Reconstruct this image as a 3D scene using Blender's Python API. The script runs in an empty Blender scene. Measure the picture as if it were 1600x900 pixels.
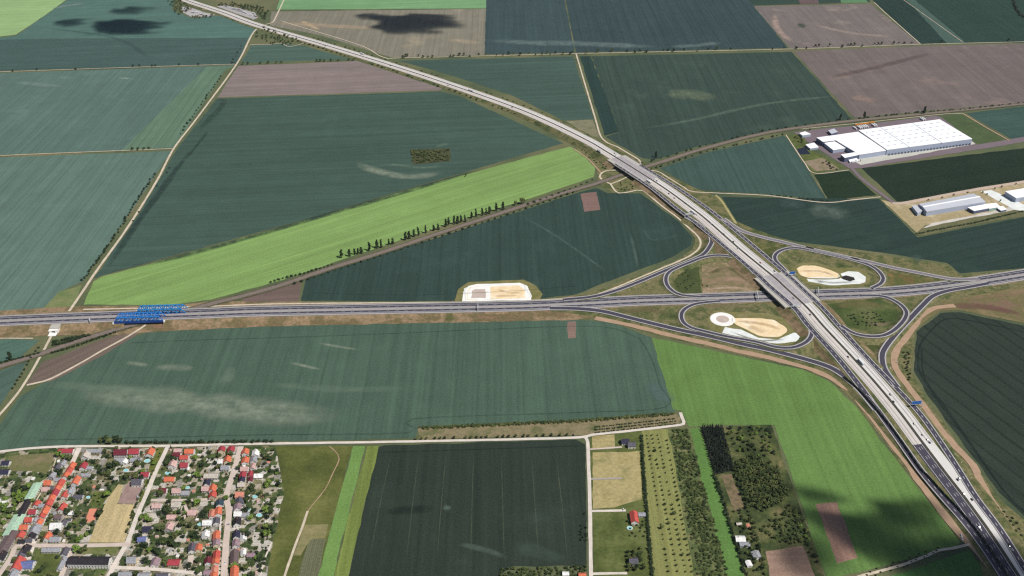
import bpy, bmesh, math, random
from mathutils import Vector, Matrix, noise as mnoise
rnd = random.Random(7)
SC = bpy.context.scene
COL = SC.collection

# ------------------------------------------------------------------ camera
HAZE = 0.000013
H = 900.0                       # flying height above the fields, metres
F = 35.0 * 1600 / 36.0          # focal length in photo pixels
PITCH = math.radians(31.4)
ROLL = math.radians(1.42)
R0 = Vector((1, 0, 0)); U0 = Vector((0, math.sin(PITCH), math.cos(PITCH))); FW = Vector((0, math.cos(PITCH), -math.sin(PITCH)))
RT = R0 * math.cos(ROLL) - U0 * math.sin(ROLL)
UP = R0 * math.sin(ROLL) + U0 * math.cos(ROLL)
cam_d = bpy.data.cameras.new('camera'); cam_d.lens = 35; cam_d.sensor_width = 36
cam_d.clip_start = 1; cam_d.clip_end = 60000
cam = bpy.data.objects.new('camera', cam_d); COL.objects.link(cam)
m = Matrix.Identity(4)
for i in range(3):
    m[i][0] = RT[i]; m[i][1] = UP[i]; m[i][2] = -FW[i]
m[2][3] = H
cam.matrix_world = m
SC.camera = cam

# ------------------------------------------------------------------ world, sun, exposure
SUN_EL = math.radians(54); SUN_AZ = math.radians(-32)      # azimuth measured from +x, counter-clockwise
SUN_DIR = Vector((math.cos(SUN_EL) * math.cos(SUN_AZ), math.cos(SUN_EL) * math.sin(SUN_AZ), math.sin(SUN_EL)))
w = bpy.data.worlds.new('World'); SC.world = w; w.use_nodes = True
nt = w.node_tree
sky = nt.nodes.new('ShaderNodeTexSky'); sky.sky_type = 'NISHITA'; sky.sun_disc = False
sky.sun_elevation = SUN_EL; sky.sun_rotation = math.radians(90) - SUN_AZ
sky.altitude = 300; sky.air_density = 1.0; sky.dust_density = 0.6
bg = nt.nodes['Background']; bg.inputs['Strength'].default_value = 0.055
nt.links.new(sky.outputs[0], bg.inputs[0])
sd = bpy.data.lights.new('sun', 'SUN'); sd.energy = 5.0; sd.angle = math.radians(0.53); sd.color = (1.0, 0.955, 0.9)
so = bpy.data.objects.new('sun', sd); COL.objects.link(so)
so.rotation_euler = (-SUN_DIR).to_track_quat('-Z', 'Y').to_euler()
SC.view_settings.view_transform = 'Standard'; SC.view_settings.look = 'None'
SC.view_settings.gamma = 1; SC.view_settings.exposure = 0.0; SC.view_settings.use_curve_mapping = False
SC.cycles.use_denoising = False
SC.cycles.max_bounces = 5; SC.cycles.diffuse_bounces = 2; SC.cycles.transparent_max_bounces = 16
SC.cycles.volume_bounces = 0
SC.cycles.filter_width = 1.3 if hasattr(SC.cycles, 'filter_width') else 1.5

# ------------------------------------------------------------------ survey helpers
def gp(px, py, z=0.0):
    """ground survey: the point of the level z seen at a photo pixel"""
    d = RT * ((px - 800) / F) + UP * ((450 - py) / F) + FW
    t = (z - H) / d.z
    return Vector((d.x * t, d.y * t, z))
def mpp(px, py):
    p = gp(px, py); return (p - Vector((0, 0, H))).dot(FW) / F
def gdir(a, b):
    v = gp(*b) - gp(*a); return math.atan2(v.y, v.x)
def interp(tab, x):
    if x <= tab[0][0]: return tab[0][1]
    for (a, u), (b, v) in zip(tab, tab[1:]):
        if x <= b: return u + (v - u) * (x - a) / (b - a)
    return tab[-1][1]
def lin(c):
    return tuple(((v / 255) / 12.92 if v / 255 <= 0.04045 else ((v / 255 + 0.055) / 1.055) ** 2.4) for v in c)

# ------------------------------------------------------------------ materials
MATS = {}
class NB:
    def __init__(s, name):
        s.m = bpy.data.materials.new(name); s.m.use_nodes = True
        s.t = s.m.node_tree; s.b = s.t.nodes['Principled BSDF']
        s.b.inputs['Roughness'].default_value = 0.9
        s.b.inputs['Specular IOR Level'].default_value = 0.15
    def n(s, ty, **kw):
        x = s.t.nodes.new(ty)
        for k, v in kw.items():
            if k in x.inputs.keys(): x.inputs[k].default_value = v
            else: setattr(x, k, v)
        return x
    def l(s, a, b): s.t.links.new(a, b)
    def math(s, op, a, b=None, c=None):
        x = s.n('ShaderNodeMath', operation=op)
        for i, v in enumerate((a, b, c)):
            if v is None: continue
            if isinstance(v, (int, float)): x.inputs[i].default_value = v
            else: s.l(v, x.inputs[i])
        return x.outputs[0]
    def mix(s, f, a, b, ty='MIX'):
        x = s.n('ShaderNodeMix', data_type='RGBA', blend_type=ty)
        for i, v in ((0, f), (6, a), (7, b)):
            if isinstance(v, (int, float)): x.inputs[i].default_value = v
            elif isinstance(v, tuple): x.inputs[i].default_value = (*v[:3], 1)
            else: s.l(v, x.inputs[i])
        return x.outputs[2]
    def pos(s):
        return s.n('ShaderNodeNewGeometry').outputs['Position']
    def noise(s, vec, scale, detail=3, rough=0.55):
        x = s.n('ShaderNodeTexNoise'); x.inputs['Scale'].default_value = scale
        x.inputs['Detail'].default_value = detail; x.inputs['Roughness'].default_value = rough
        s.l(vec, x.inputs['Vector']); return x.outputs['Fac']
    def ramp(s, f, stops):
        x = s.n('ShaderNodeValToRGB'); e = x.color_ramp.elements
        while len(e) < len(stops): e.new(0.5)
        for el, (p, c) in zip(e, stops):
            el.position = p; el.color = (*c[:3], 1) if isinstance(c, tuple) else (c, c, c, 1)
        s.l(f, x.inputs[0]); return x.outputs[0]
ALB = 0.80
def A(c, k=1.0):
    return tuple(min(0.85, v * ALB * k) for v in lin(c))

def field_mat(name, c, c2=None, ang=0.0, spacing=24.0, tram=0.25, streak=0.25, patch=0.5, tone=1.0, pale=None, pale_amt=0.0, lw=1.9):
    """crop or soil: broad patches, drilling streaks along the working direction and tramlines"""
    b = NB(name); p = b.pos()
    b.b.inputs['Specular IOR Level'].default_value = 0.03
    tint = lambda q: (q[0], q[1], q[2] * (.90 if c[1] > c[0] else 1.0))
    c1 = tint(A(c, tone)); c2 = tint(A(c2 if c2 else tuple(v * 0.84 for v in c), tone))
    n1 = b.noise(p, 0.006 + 0.003 * rnd.random(), 5, 0.6)
    base = b.mix(b.ramp(n1, [(0.5 - 0.18, 0.0), (0.5 + 0.18, 1.0)]), c2, c1)
    if patch < 1: base = b.mix(patch, c1, base)
    nb_ = b.noise(p, 0.0022, 3, .6); nm_ = b.noise(p, 0.022, 4, .65)
    base = b.mix(1.0, base, b.ramp(nb_, [(.3, .74), (.7, 1.28)]), 'MULTIPLY')
    base = b.mix(1.0, base, b.ramp(nm_, [(.30, .74), (.48, .98), (.58, 1.04), (.72, 1.36)]), 'MULTIPLY')
    mp = b.n('ShaderNodeMapping'); mp.inputs['Rotation'].default_value = (0, 0, -ang); b.l(p, mp.inputs['Vector'])
    sp = b.n('ShaderNodeSeparateXYZ'); b.l(mp.outputs[0], sp.inputs[0])
    # streaks: noise stretched along the working direction
    ms = b.n('ShaderNodeMapping'); ms.inputs['Scale'].default_value = (0.0025, 0.16, 1); b.l(mp.outputs[0], ms.inputs['Vector'])
    ns = b.noise(ms.outputs[0], 1.0, 4, 0.6)
    base = b.mix(min(.8, streak * 1.5), base, b.mix(b.ramp(ns, [(0.36, 0.0), (0.64, 1.0)]), tuple(v * 0.55 for v in c1), tuple(min(0.8, v * 1.45) for v in c1)))
    mb2 = b.n('ShaderNodeMapping'); mb2.inputs['Scale'].default_value = (0.0016, 0.045, 1); b.l(mp.outputs[0], mb2.inputs['Vector'])
    base = b.mix(1.0, base, b.ramp(b.noise(mb2.outputs[0], 1.0, 3, .6), [(.34, .86), (.66, 1.16)]), 'MULTIPLY')
    # tramlines: wobble a little so that they never look ruled
    wob = b.noise(p, 0.012, 2)
    u = b.math('ADD', sp.outputs['Y'], b.math('MULTIPLY', wob, 7.0))
    ph = b.math('FRACT', b.math('DIVIDE', u, spacing))
    d = b.math('ABSOLUTE', b.math('SUBTRACT', ph, 0.5))
    line = b.math('MULTIPLY', b.math('LESS_THAN', d, lw / spacing), b.math('ADD', .35, b.math('MULTIPLY', .65, b.math('GREATER_THAN', d, (.55 if lw < 2 else -1) / spacing))))
    brk = b.noise(ms.outputs[0], 2.3, 2)
    line = b.math('MULTIPLY', line, b.math('MULTIPLY', b.ramp(brk, [(0.3, 0.3), (0.6, 1.0)]), min(.9, tram * 1.7)))
    base = b.mix(line, base, tuple(v * 0.35 for v in c1))
    if pale:
        n2 = b.noise(p, 0.0085, 4, 0.62)
        mk = b.math('MULTIPLY', b.ramp(n2, [(0.58, 0.0), (0.70, 1.0)]), pale_amt)
        base = b.mix(mk, base, A(pale))
    n3 = b.noise(p, 0.35, 3, 0.7)
    base = b.mix(0.5, base, b.mix(b.ramp(n3, [(0.3, 0.0), (0.7, 1.0)]), tuple(v * 0.6 for v in c1), tuple(min(.8, v * 1.4) for v in c1)), 'MIX')
    b.l(base, b.b.inputs['Base Color'])
    return b.m

def ground_mat(name, cols, scale=0.02, fine=0.4, detail=5, dirs=None):
    """uneven ground cover: several colours mixed by noise"""
    b = NB(name); p = b.pos()
    n1 = b.noise(p, scale, detail, 0.62)
    k = len(cols)
    col = b.ramp(n1, [(0.32 + 0.36 * i / max(1, k - 1), A(c)) for i, c in enumerate(cols)])
    n2 = b.noise(p, 0.22, 4, 0.7)
    v = b.ramp(n2, [(0.3, 0.55), (0.7, 1.35)])
    b.l(b.mix(fine, col, b.mix(1.0, col, v, 'MULTIPLY')), b.b.inputs['Base Color'])
    return b.m

def plain_mat(name, c, var=0.15, scale=0.3, rough=0.85, spec=0.2, tone=1.0, metallic=0):
    b = NB(name); p = b.pos()
    n = b.noise(p, scale, 4, 0.65); a = A(c, tone)
    b.l(b.ramp(n, [(0.3, tuple(v * (1 - var) for v in a)), (0.7, tuple(min(.86, v * (1 + var)) for v in a))]), b.b.inputs['Base Color'])
    b.b.inputs['Roughness'].default_value = rough; b.b.inputs['Specular IOR Level'].default_value = spec
    b.b.inputs['Metallic'].default_value = metallic
    return b.m

def road_mat(name, c, seam=0.1, var=0.10):
    """paved lanes: patched slabs, tyre-polished wear and joints"""
    b = NB(name); p = b.pos(); a = A(c)
    n = b.noise(p, 0.05, 5, 0.7); n2 = b.noise(p, 0.6, 3, 0.7)
    vo = b.n('ShaderNodeTexVoronoi'); vo.inputs['Scale'].default_value = 0.03; b.l(p, vo.inputs['Vector'])
    slab = b.math('MULTIPLY', vo.outputs['Color'], 1.0)
    k = b.math('ADD', b.math('MULTIPLY', n, 0.6), b.math('ADD', b.math('MULTIPLY', n2, 0.25), b.math('MULTIPLY', slab, seam)))
    b.l(b.ramp(k, [(0.25, tuple(v * (1 - var * 1.6) for v in a)), (0.8, tuple(min(.8, v * (1 + var)) for v in a))]), b.b.inputs['Base Color'])
    b.b.inputs['Roughness'].default_value = 0.8; b.b.inputs['Specular IOR Level'].default_value = 0.25
    return b.m

# ------------------------------------------------------------------ mesh helpers
def link(name, me, mat=None, parent=None, kind=None, label=None, cat=None, group=None):
    o = bpy.data.objects.new(name, me); COL.objects.link(o)
    if me is not None and mat is not None:
        for mm in (mat if isinstance(mat, (list, tuple)) else [mat]): me.materials.append(mm)
    if parent is not None: o.parent = parent
    if kind: o['kind'] = kind
    if label: o['label'] = label
    if cat: o['category'] = cat
    if group: o['group'] = group
    return o
def mesh(name, v, f, mi=None):
    me = bpy.data.meshes.new(name); me.from_pydata([tuple(x) for x in v], [], f)
    if mi: me.polygons.foreach_set('material_index', mi)
    me.update(); return me
LAYER = [0.02]
def sheet(name, pts, mat, parent=None, kind='structure', z=None, label=None, rag=2.0):
    """a patch of ground: traced outline, edge made slightly irregular"""
    if z is None:
        LAYER[0] += 0.004; z = LAYER[0]
    P = [gp(*p) for p in pts]
    out = []
    for a, b in zip(P, P[1:] + P[:1]):
        L = (b - a).length; n = max(1, min(140, int(L / 11)))
        t = (b - a).normalized(); nn = Vector((-t.y, t.x, 0))
        for i in range(n):
            q = a + (b - a) * (i / n)
            if i: q = q + nn * ((mnoise.noise(q * 0.03) + .55 * mnoise.noise(q * .11)) * rag)
            out.append((q.x, q.y, z))
    return link(name, mesh(name, out, [list(range(len(out)))]), mat, parent, kind if parent is None else None, label)
def smooth(P, step=9.0):
    """Catmull-Rom through the survey points, resampled"""
    out = []
    n = len(P)
    for i in range(n - 1):
        p0 = P[i - 1] if i else P[0] * 2 - P[1]
        p1, p2 = P[i], P[i + 1]
        p3 = P[i + 2] if i + 2 < n else P[-1] * 2 - P[-2]
        k = max(2, int((p2 - p1).length / step))
        for j in range(k):
            t = j / k
            out.append(0.5 * ((2 * p1) + (p2 - p0) * t + (2 * p0 - 5 * p1 + 4 * p2 - p3) * t * t + (3 * p1 - p0 - 3 * p2 + p3) * t ** 3))
    out.append(P[-1].copy()); return out
def track(pts, zf=None, step=9.0):
    """photo trace -> smooth 3-D centre line"""
    if zf is None: P = [gp(p[0], p[1], 0.0) for p in pts]
    elif callable(zf): P = [gp(p[0], p[1], zf(*p)) for p in pts]
    else: P = [gp(p[0], p[1], z) for p, z in zip(pts, zf)]
    return smooth(P, step)
def sides(P):
    N = []
    for i in range(len(P)):
        t = P[min(i + 1, len(P) - 1)] - P[max(i - 1, 0)]; t.z = 0; t.normalize()
        N.append(Vector((-t.y, t.x, 0)))
    return N                                        # unit vectors to the travel direction's left-hand side
def wv(w, i, n):
    return w[0] + (w[1] - w[0]) * i / max(1, n - 1) if isinstance(w, tuple) else w
def ribbon(name, P, a, b, mat, parent=None, dz=0.0, kind=None, label=None, rag=0.0):
    N = sides(P); n = len(P); v = []
    for i, (p, q) in enumerate(zip(P, N)):
        r = rag * mnoise.noise(p * 0.05) if rag else 0
        r2 = rag * mnoise.noise(p * 0.05 + Vector((50, 0, 0))) if rag else 0
        v.append(p + q * (wv(a, i, n) + r) + Vector((0, 0, dz))); v.append(p + q * (wv(b, i, n) + r2) + Vector((0, 0, dz)))
    f = [(2 * i, 2 * i + 1, 2 * i + 3, 2 * i + 2) for i in range(n - 1)]
    return link(name, mesh(name, v, f), mat, parent, kind, label)
def dashes(name, P, off, mat, parent, dz, wid=0.3, on=6.0, gap=12.0):
    N = sides(P); v = []; f = []; s = 0.0
    i = 0; acc = 0.0
    segs = [(P[k] + N[k] * off, P[k + 1] + N[k + 1] * off) for k in range(len(P) - 1)]
    pos = 0.0
    for k, (a, b) in enumerate(segs):
        L = (b - a).length
        t = (b - a).normalized(); q = Vector((t.y, -t.x, 0)) * wid / 2
        c = 0.0
        while c < L:
            ph = (pos + c) % (on + gap)
            if ph < on:
                e = min(L, c + on - ph); A0 = a + t * c; B0 = a + t * e
                o = Vector((0, 0, dz)); j = len(v)
                v += [A0 - q + o, A0 + q + o, B0 + q + o, B0 - q + o]; f.append((j, j + 1, j + 2, j + 3)); c = e + 1e-3
            else: c += on + gap - ph
        pos += L
    return link(name, mesh(name, v, f), mat, parent, 'stuff')
def skirt(name, P, a, b, mat, parent=None, slope=1.8, skip=None, kind=None):
    """embankment: both flanks of a raised road, from its shoulder down to the field"""
    N = sides(P); v = []; f = []; n = len(P)
    for i, (p, q) in enumerate(zip(P, N)):
        A0 = p + q * wv(a, i, n); B0 = p + q * wv(b, i, n)
        ga = A0 - q * (p.z * slope + 0.6 + 1.2 * mnoise.noise(p * 0.04)); gb = B0 + q * (p.z * slope + 0.6 + 1.2 * mnoise.noise(p * 0.04 + Vector((9, 9, 0))))
        ga.z = gb.z = 0.3; ma = A0.lerp(ga, 0.5); mb = B0.lerp(gb, 0.5); ma.z -= 0.25 * p.z * 0.3; mb.z -= 0.25 * p.z * 0.3
        v += [ga, ma, A0 - Vector((0, 0, .3)), B0 - Vector((0, 0, .3)), mb, gb]
    for i in range(n - 1):
        if skip and skip(P[i].lerp(P[i + 1], .5)): continue
        j = 6 * i
        for k in (0, 1, 2, 3, 4): f.append((j + k, j + k + 1, j + k + 7, j + k + 6))
    return link(name, mesh(name, v, f), mat, parent, kind)
def box_v(x0, x1, y0, y1, z0, z1):
    return [(x0, y0, z0), (x1, y0, z0), (x1, y1, z0), (x0, y1, z0), (x0, y0, z1), (x1, y0, z1), (x1, y1, z1), (x0, y1, z1)]
BOXF = [(0, 3, 2, 1), (4, 5, 6, 7), (0, 1, 5, 4), (1, 2, 6, 5), (2, 3, 7, 6), (3, 0, 4, 7)]
class MB:
    """collects boxes and bars into one part"""
    def __init__(s): s.v = []; s.f = []; s.mi = []
    def add(s, v, f, mi=0):
        j = len(s.v); s.v += [tuple(x) for x in v]; s.f += [tuple(i + j for i in g) for g in f]; s.mi += [mi] * len(f); return s
    def box(s, x0, x1, y0, y1, z0, z1, mi=0): return s.add(box_v(x0, x1, y0, y1, z0, z1), BOXF, mi)
    def bar(s, a, b, w, h, mi=0):
        a = Vector(a); b = Vector(b); t = (b - a).normalized()
        ref = Vector((0, 0, 1)) if abs(t.z) < 0.95 else Vector((0, 1, 0))
        q = t.cross(ref).normalized(); u = q.cross(t).normalized()
        v = []
        for p in (a, b):
            for sx, sy in ((-1, -1), (1, -1), (1, 1), (-1, 1)): v.append(p + q * (sx * w / 2) + u * (sy * h / 2))
        return s.add(v, [(0, 1, 2, 3), (7, 6, 5, 4), (0, 4, 5, 1), (1, 5, 6, 2), (2, 6, 7, 3), (3, 7, 4, 0)], mi)
    def build(s, name, mat, parent=None, **kw): return link(name, mesh(name, s.v, s.f, s.mi), mat, parent, **kw)
def empty(name, loc=(0, 0, 0), rz=0.0, label=None, cat=None, group=None):
    o = link(name, None, label=label, cat=cat, group=group); o.location = loc; o.rotation_euler = (0, 0, rz); return o
ORD = ['first', 'second', 'third', 'fourth', 'fifth', 'sixth', 'seventh', 'eighth', 'ninth', 'tenth', 'eleventh', 'twelfth']
def ordn(i):
    return ORD[i] if i < 12 else '%d%s' % (i + 1, {1: 'st', 2: 'nd', 3: 'rd'}.get((i + 1) % 10 if (i + 1) % 100 not in (11, 12, 13) else 0, 'th'))
# ================================================================== THE GROUND
M_base = ground_mat('rough_ground', [(70, 84, 62), (96, 104, 72), (120, 116, 84)], 0.004)
link('ground', mesh('ground', [(-16000, -6000, 0), (16000, -6000, 0), (16000, 26000, 0), (-16000, 26000, 0)], [(0, 1, 2, 3)]), M_base, None, 'structure')

def field(pts, c, d=None, c2=None, tone=1.0, name='field', **kw):
    """one cultivated field; d is a pair of photo points giving the working direction"""
    ang = gdir(*d) if d else rnd.uniform(0, 3)
    def fix(q):
        g = sum(q) / 3
        if q[0] >= q[1]: return tuple((v * .85 + g * .15) * .80 for v in q)
        return tuple((v * .80 + g * .20) * (.97 if q[1] > 90 else .90) for v in q) if q[1] < 112 else q
    c = fix(c); c2 = fix(c2) if c2 else None
    return sheet(name, pts, field_mat(name + '_soil', c, c2, ang, tone=tone, **kw))
NS = ((898, 80), (945, 225))     # working directions met again and again: towards the north, and along the east-west tracks
def ns(x, y): return ((x, y), (x + (x - 777) * 0.1, y + (y + 500) * 0.1))
EW = ((0, 243), (270, 232))
# --- far, west of the motorway
field([(-80, -40), (150, -40), (103, 0), (70, 24), (25, 54), (0, 57), (-80, 62)], (148, 178, 128), EW, spacing=40, tram=.1)
field([(-80, 64), (0, 59), (25, 56), (104, 1), (150, -40), (240, -40), (275, -2), (268, 15), (300, 29), (345, 24), (402, 43), (388, 62), (-80, 66)], (84, 114, 110), EW, tram=.15)
field([(-80, 64), (0, 62), (90, 60), (388, 59), (371, 100), (0, 111), (-80, 113)], (70, 98, 97), EW, tram=.15)
field([(-80, 117), (0, 114), (368, 102), (352, 110), (271, 231), (0, 242), (-80, 245)], (92, 116, 112), ns(200, 170), tram=.25, pale=(140, 165, 155), pale_amt=.25)
field([(322, 105), (366, 103), (352, 110), (272, 230), (190, 235)], (100, 126, 110), ns(280, 170), tram=.45, spacing=20)
field([(-80, 250), (0, 246), (268, 236), (214, 317), (129, 440), (95, 455), (65, 486), (0, 489), (-80, 492)], (96, 120, 114), ns(120, 350), spacing=34, tram=.3, c2=(84, 108, 102))
sheet('verge', [(92, 456), (129, 445), (112, 484), (62, 488)], ground_mat('weedy_verge', [(104, 122, 74), (132, 136, 92)], 0.05))
field([(376, 99), (392, 71), (440, 68), (480, 73), (545, 92)], (78, 108, 100), EW, tram=.1)
field([(372, 103), (545, 96), (557, 95), (690, 138), (688, 141), (340, 152)], (168, 150, 145), EW, tram=.12, c2=(176, 156, 148))
field([(339, 154), (688, 143), (720, 151), (880, 224), (862, 229), (640, 294), (490, 339), (158, 431), (146, 436), (205, 352), (250, 280), (277, 232)], (68, 96, 88), EW, c2=(60, 86, 80), tram=.22, pale=(98, 126, 112), pale_amt=.2)
field([(131, 476), (146, 440), (158, 433), (490, 341), (640, 296), (890, 229), (906, 236), (930, 262), (928, 276), (914, 281), (850, 303), (700, 350), (530, 407), (440, 438), (330, 468), (260, 477)], (128, 158, 97), ((200, 465), (860, 262)), c2=(118, 150, 94), spacing=30, tram=.12, streak=.3)
field([(470, 470), (478, 434), (520, 421), (690, 369), (800, 334), (900, 302), (932, 294), (950, 302), (1000, 302), (1062, 347), (1081, 371), (1079, 384), (1050, 402), (950, 440), (900, 460), (850, 466), (640, 471)], (58, 84, 80), ns(800, 420), c2=(54, 78, 74), spacing=36, tram=.35, pale=(96, 124, 118), pale_amt=.18)
sheet('field', [(907, 303), (932, 300), (938, 328), (913, 331)], field_mat('bare_plot', (132, 108, 100), tram=.05))
field([(380, 466), (470, 441), (467, 470), (378, 473)], (146, 122, 112), EW, tram=.1)
# --- far, east of the motorway
field([(432, 15), (450, -40), (760, -40), (761, 13)], (120, 160, 120), EW, tram=.05)
field([(424, 18), (761, 14), (757, 86), (612, 90), (500, 55), (422, 40)], (166, 160, 138), ns(600, 50), c2=(152, 148, 124), tram=.25, spacing=18, pale=(214, 190, 158), pale_amt=.4)
field([(761, -40), (874, -40), (898, 82), (757, 85)], (66, 90, 98), ns(830, 40), tram=.15)
field([(876, -40), (1140, -40), (1170, 0), (1231, 75), (900, 82)], (62, 86, 94), ns(1050, 40), tram=.45, spacing=30)
field([(1140, -40), (1330, -40), (1360, 3), (1177, 9)], (58, 84, 76), EW, tram=.1)
field([(1245, -8), (1275, -8), (1280, 6), (1250, 7)], (134, 108, 108), EW)
field([(1310, -8), (1345, -8), (1357, 4), (1315, 5)], (96, 134, 102), EW)
field([(1178, 10), (1360, 6), (1437, 69), (1235, 76)], (150, 138, 132), ns(1300, 40), c2=(140, 128, 122), tram=.08, pale=(214, 192, 174), pale_amt=.5)
field([(1367, 4), (1330, -40), (1385, -40), (1512, 67), (1441, 70)], (44, 70, 66), ns(1450, 40), tram=.15)
field([(1398, -20), (1405, -22), (1510, 67), (1480, 68)], (74, 102, 96), ns(1450, 40), tram=.15)
field([(1375, -45), (1640, -45), (1700, 66), (1512, 68)], (50, 80, 72), ns(1560, 40), tram=.12)
field([(1240, 80), (1441, 72), (1700, 66), (1700, 154), (1600, 160), (1335, 184)], (146, 132, 127), ns(1450, 130), c2=(136, 121, 117), tram=.1, streak=.15, pale=(176, 148, 136), pale_amt=.5)
field([(622, 95), (895, 88), (928, 186), (880, 188), (800, 149), (700, 116)], (70, 98, 92), EW, tram=.3, spacing=22)
sheet('verge', [(884, 189), (926, 187), (937, 215), (919, 212)], ground_mat('dry_corner', [(112, 112, 86), (140, 136, 108)], 0.05))
field([(906, 88), (923, 88), (968, 206), (945, 212)], (48, 76, 74), ns(930, 150), tram=.1)
field([(924, 88), (1237, 81), (1331, 186), (1220, 204), (1090, 229), (1022, 250), (1004, 247), (946, 214), (968, 206)], (64, 88, 82), ns(1120, 150), c2=(58, 80, 75), spacing=22, tram=.4, pale=(112, 132, 112), pale_amt=.25)
field([(1032, 263), (1110, 237), (1225, 212), (1238, 228), (1292, 312), (1200, 304), (1090, 296)], (66, 94, 90), ns(1180, 260), spacing=26, tram=.3)
field([(1272, 273), (1326, 267), (1370, 305), (1295, 313)], (42, 64, 46), EW, tram=.05, streak=.1)
field([(1346, 263), (1520, 241), (1700, 220), (1700, 268), (1600, 284), (1415, 315), (1402, 315)], (40, 60, 48), ((1400, 290), (1600, 262)), tram=.05, streak=.12)
field([(1509, 177), (1600, 166), (1700, 156), (1700, 210), (1582, 218)], (62, 92, 88), ((1510, 200), (1600, 190)), tram=.1)
field([(1128, 308), (1374, 311), (1434, 371), (1600, 339), (1700, 324), (1700, 412), (1600, 419), (1500, 427), (1480, 411), (1380, 395), (1240, 377), (1190, 364), (1150, 344)], (50, 74, 70), ((1200, 370), (1370, 335)), c2=(46, 70, 64), spacing=28, tram=.35, pale=(84, 106, 98), pale_amt=.2)
# --- the broad field south of the expressway
field([(-60, 706), (0, 664), (30, 620), (170, 541), (232, 519), (420, 507), (720, 503), (900, 499), (950, 503), (1018, 527), (1056, 641), (1050, 646), (900, 656), (655, 666), (648, 685), (420, 690), (160, 693), (0, 703)], (78, 106, 92), ns(400, 620), c2=(62, 90, 80), spacing=34, tram=.3, pale=(112, 136, 116), pale_amt=.22)
field([(-80, 534), (0, 531), (62, 531), (32, 558), (-80, 592)], (84, 112, 104), ((0, 560), (60, 540)), tram=.2)
field([(-80, 606), (0, 580), (44, 563), (22, 600), (0, 636), (-80, 720)], (80, 108, 100), ((0, 600), (40, 580)), tram=.2)
field([(40, 602), (66, 566), (160, 530), (232, 512), (160, 556), (80, 596)], (146, 126, 112), ((60, 590), (200, 525)), tram=.35, spacing=14)
field([(1018, 528), (1085, 541), (1150, 556), (1255, 578), (1296, 596), (1338, 636), (1390, 706), (1500, 846), (1498, 852), (1380, 885), (1292, 906), (1210, 664), (1140, 664), (1076, 667), (1064, 642), (1052, 640)], (103, 134, 77), ns(1250, 720), c2=(90, 121, 72), spacing=22, tram=.18, streak=.2)
sheet('field', [(1274, 788), (1308, 785), (1340, 872), (1308, 881)], field_mat('bare_strip', (160, 128, 112), (146, 116, 104), gdir((1290, 790), (1322, 875)), tram=.2, spacing=9))
field([(1335, 920), (1400, 897), (1515, 860), (1545, 902), (1590, 990), (1280, 990)], (84, 124, 72), ns(1450, 900), tram=.15)
field([(1432, 518), (1470, 489), (1500, 488), (1600, 509), (1700, 516), (1700, 850), (1600, 806), (1562, 770), (1455, 625), (1428, 580)], (56, 70, 63), ((1460, 540), (1600, 640)), c2=(50, 63, 57), spacing=23, lw=2.6, tram=.8, streak=.15)
sheet('field', [(887, 503), (899, 502), (900, 528), (887.5, 529)], field_mat('bare_plot', (134, 112, 102), tram=.05))
# --- south: big dark field, strips and meadows
field([(525, 990), (560, 830), (588, 700), (600, 696), (900, 687), (914, 694), (917, 885), (800, 885), (780, 900), (760, 990)], (56, 70, 62), ns(740, 800), c2=(46, 58, 51), spacing=34, tram=.3, pale=(92, 114, 102), pale_amt=.2)
field([(574, 697), (592, 697), (560, 830), (525, 990), (502, 990), (532, 860)], (120, 134, 74), ns(560, 800), c2=(98, 122, 70), tram=.15, spacing=10, streak=.4)
field([(552, 697), (571, 697), (530, 860), (502, 990), (470, 990), (498, 895)], (116, 150, 86), ns(530, 800), tram=.05, streak=.1)
sheet('meadow', [(424, 697), (551, 697), (498, 895), (470, 990), (400, 990), (425, 850), (442, 770)], ground_mat('meadow_grass', [(70, 78, 38), (92, 98, 48), (116, 118, 66)], 0.014, .6), None)
sheet('field', [(482, 843), (509, 842), (478, 990), (440, 990)], field_mat('fallow_strip', (112, 114, 92), (96, 104, 82), gdir((495, 845), (470, 960)), tram=.4, spacing=5))
sheet('verge', [(476, 820), (513, 819), (508, 841), (486, 843), (470, 868), (458, 868)], ground_mat('dry_grass', [(120, 120, 78), (150, 140, 100)], 0.06))
# parcels by the lane
M_par = ground_mat('dry_parcel', [(150, 138, 92), (178, 164, 116), (134, 132, 86)], 0.03, .5)
M_lush = ground_mat('lush_parcel', [(68, 80, 40), (90, 100, 52), (112, 118, 70)], 0.03, .6)
sheet('verge', [(922, 678), (1004, 672), (1024, 990), (930, 990), (925, 800)], M_lush)
sheet('parcel', [(925, 682), (960, 679), (961, 698), (926, 702)], M_par)
sheet('parcel', [(926, 707), (999, 705), (1003, 780), (960, 793), (926, 795)], M_par)
M_orch = field_mat('orchard_grass', (140, 142, 92), (118, 126, 78), gdir((1025, 678), (1065, 898)), spacing=9, tram=.3, streak=.35)
sheet('orchard_ground', [(1003, 672), (1046, 671), (1090, 900), (1100, 990), (1035, 990), (1020, 900)], M_orch)
M_scrub = ground_mat('scrub_ground', [(62, 80, 44), (92, 104, 62), (130, 128, 88)], 0.06, .6)
sheet('scrub_ground', [(1044, 671), (1078, 670), (1150, 910), (1170, 990), (1100, 990)], M_scrub)
field([(1077, 670), (1094, 668), (1163, 900), (1188, 990), (1160, 990), (1136, 900)], (98, 134, 74), ns(1110, 780), tram=.03, streak=.1)
sheet('scrub_ground', [(1094, 668), (1205, 664), (1290, 906), (1310, 990), (1188, 990), (1163, 900)], ground_mat('garden_wilderness', [(46, 58, 34), (66, 78, 44), (92, 98, 58), (120, 112, 78)], 0.03, .7))
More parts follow.
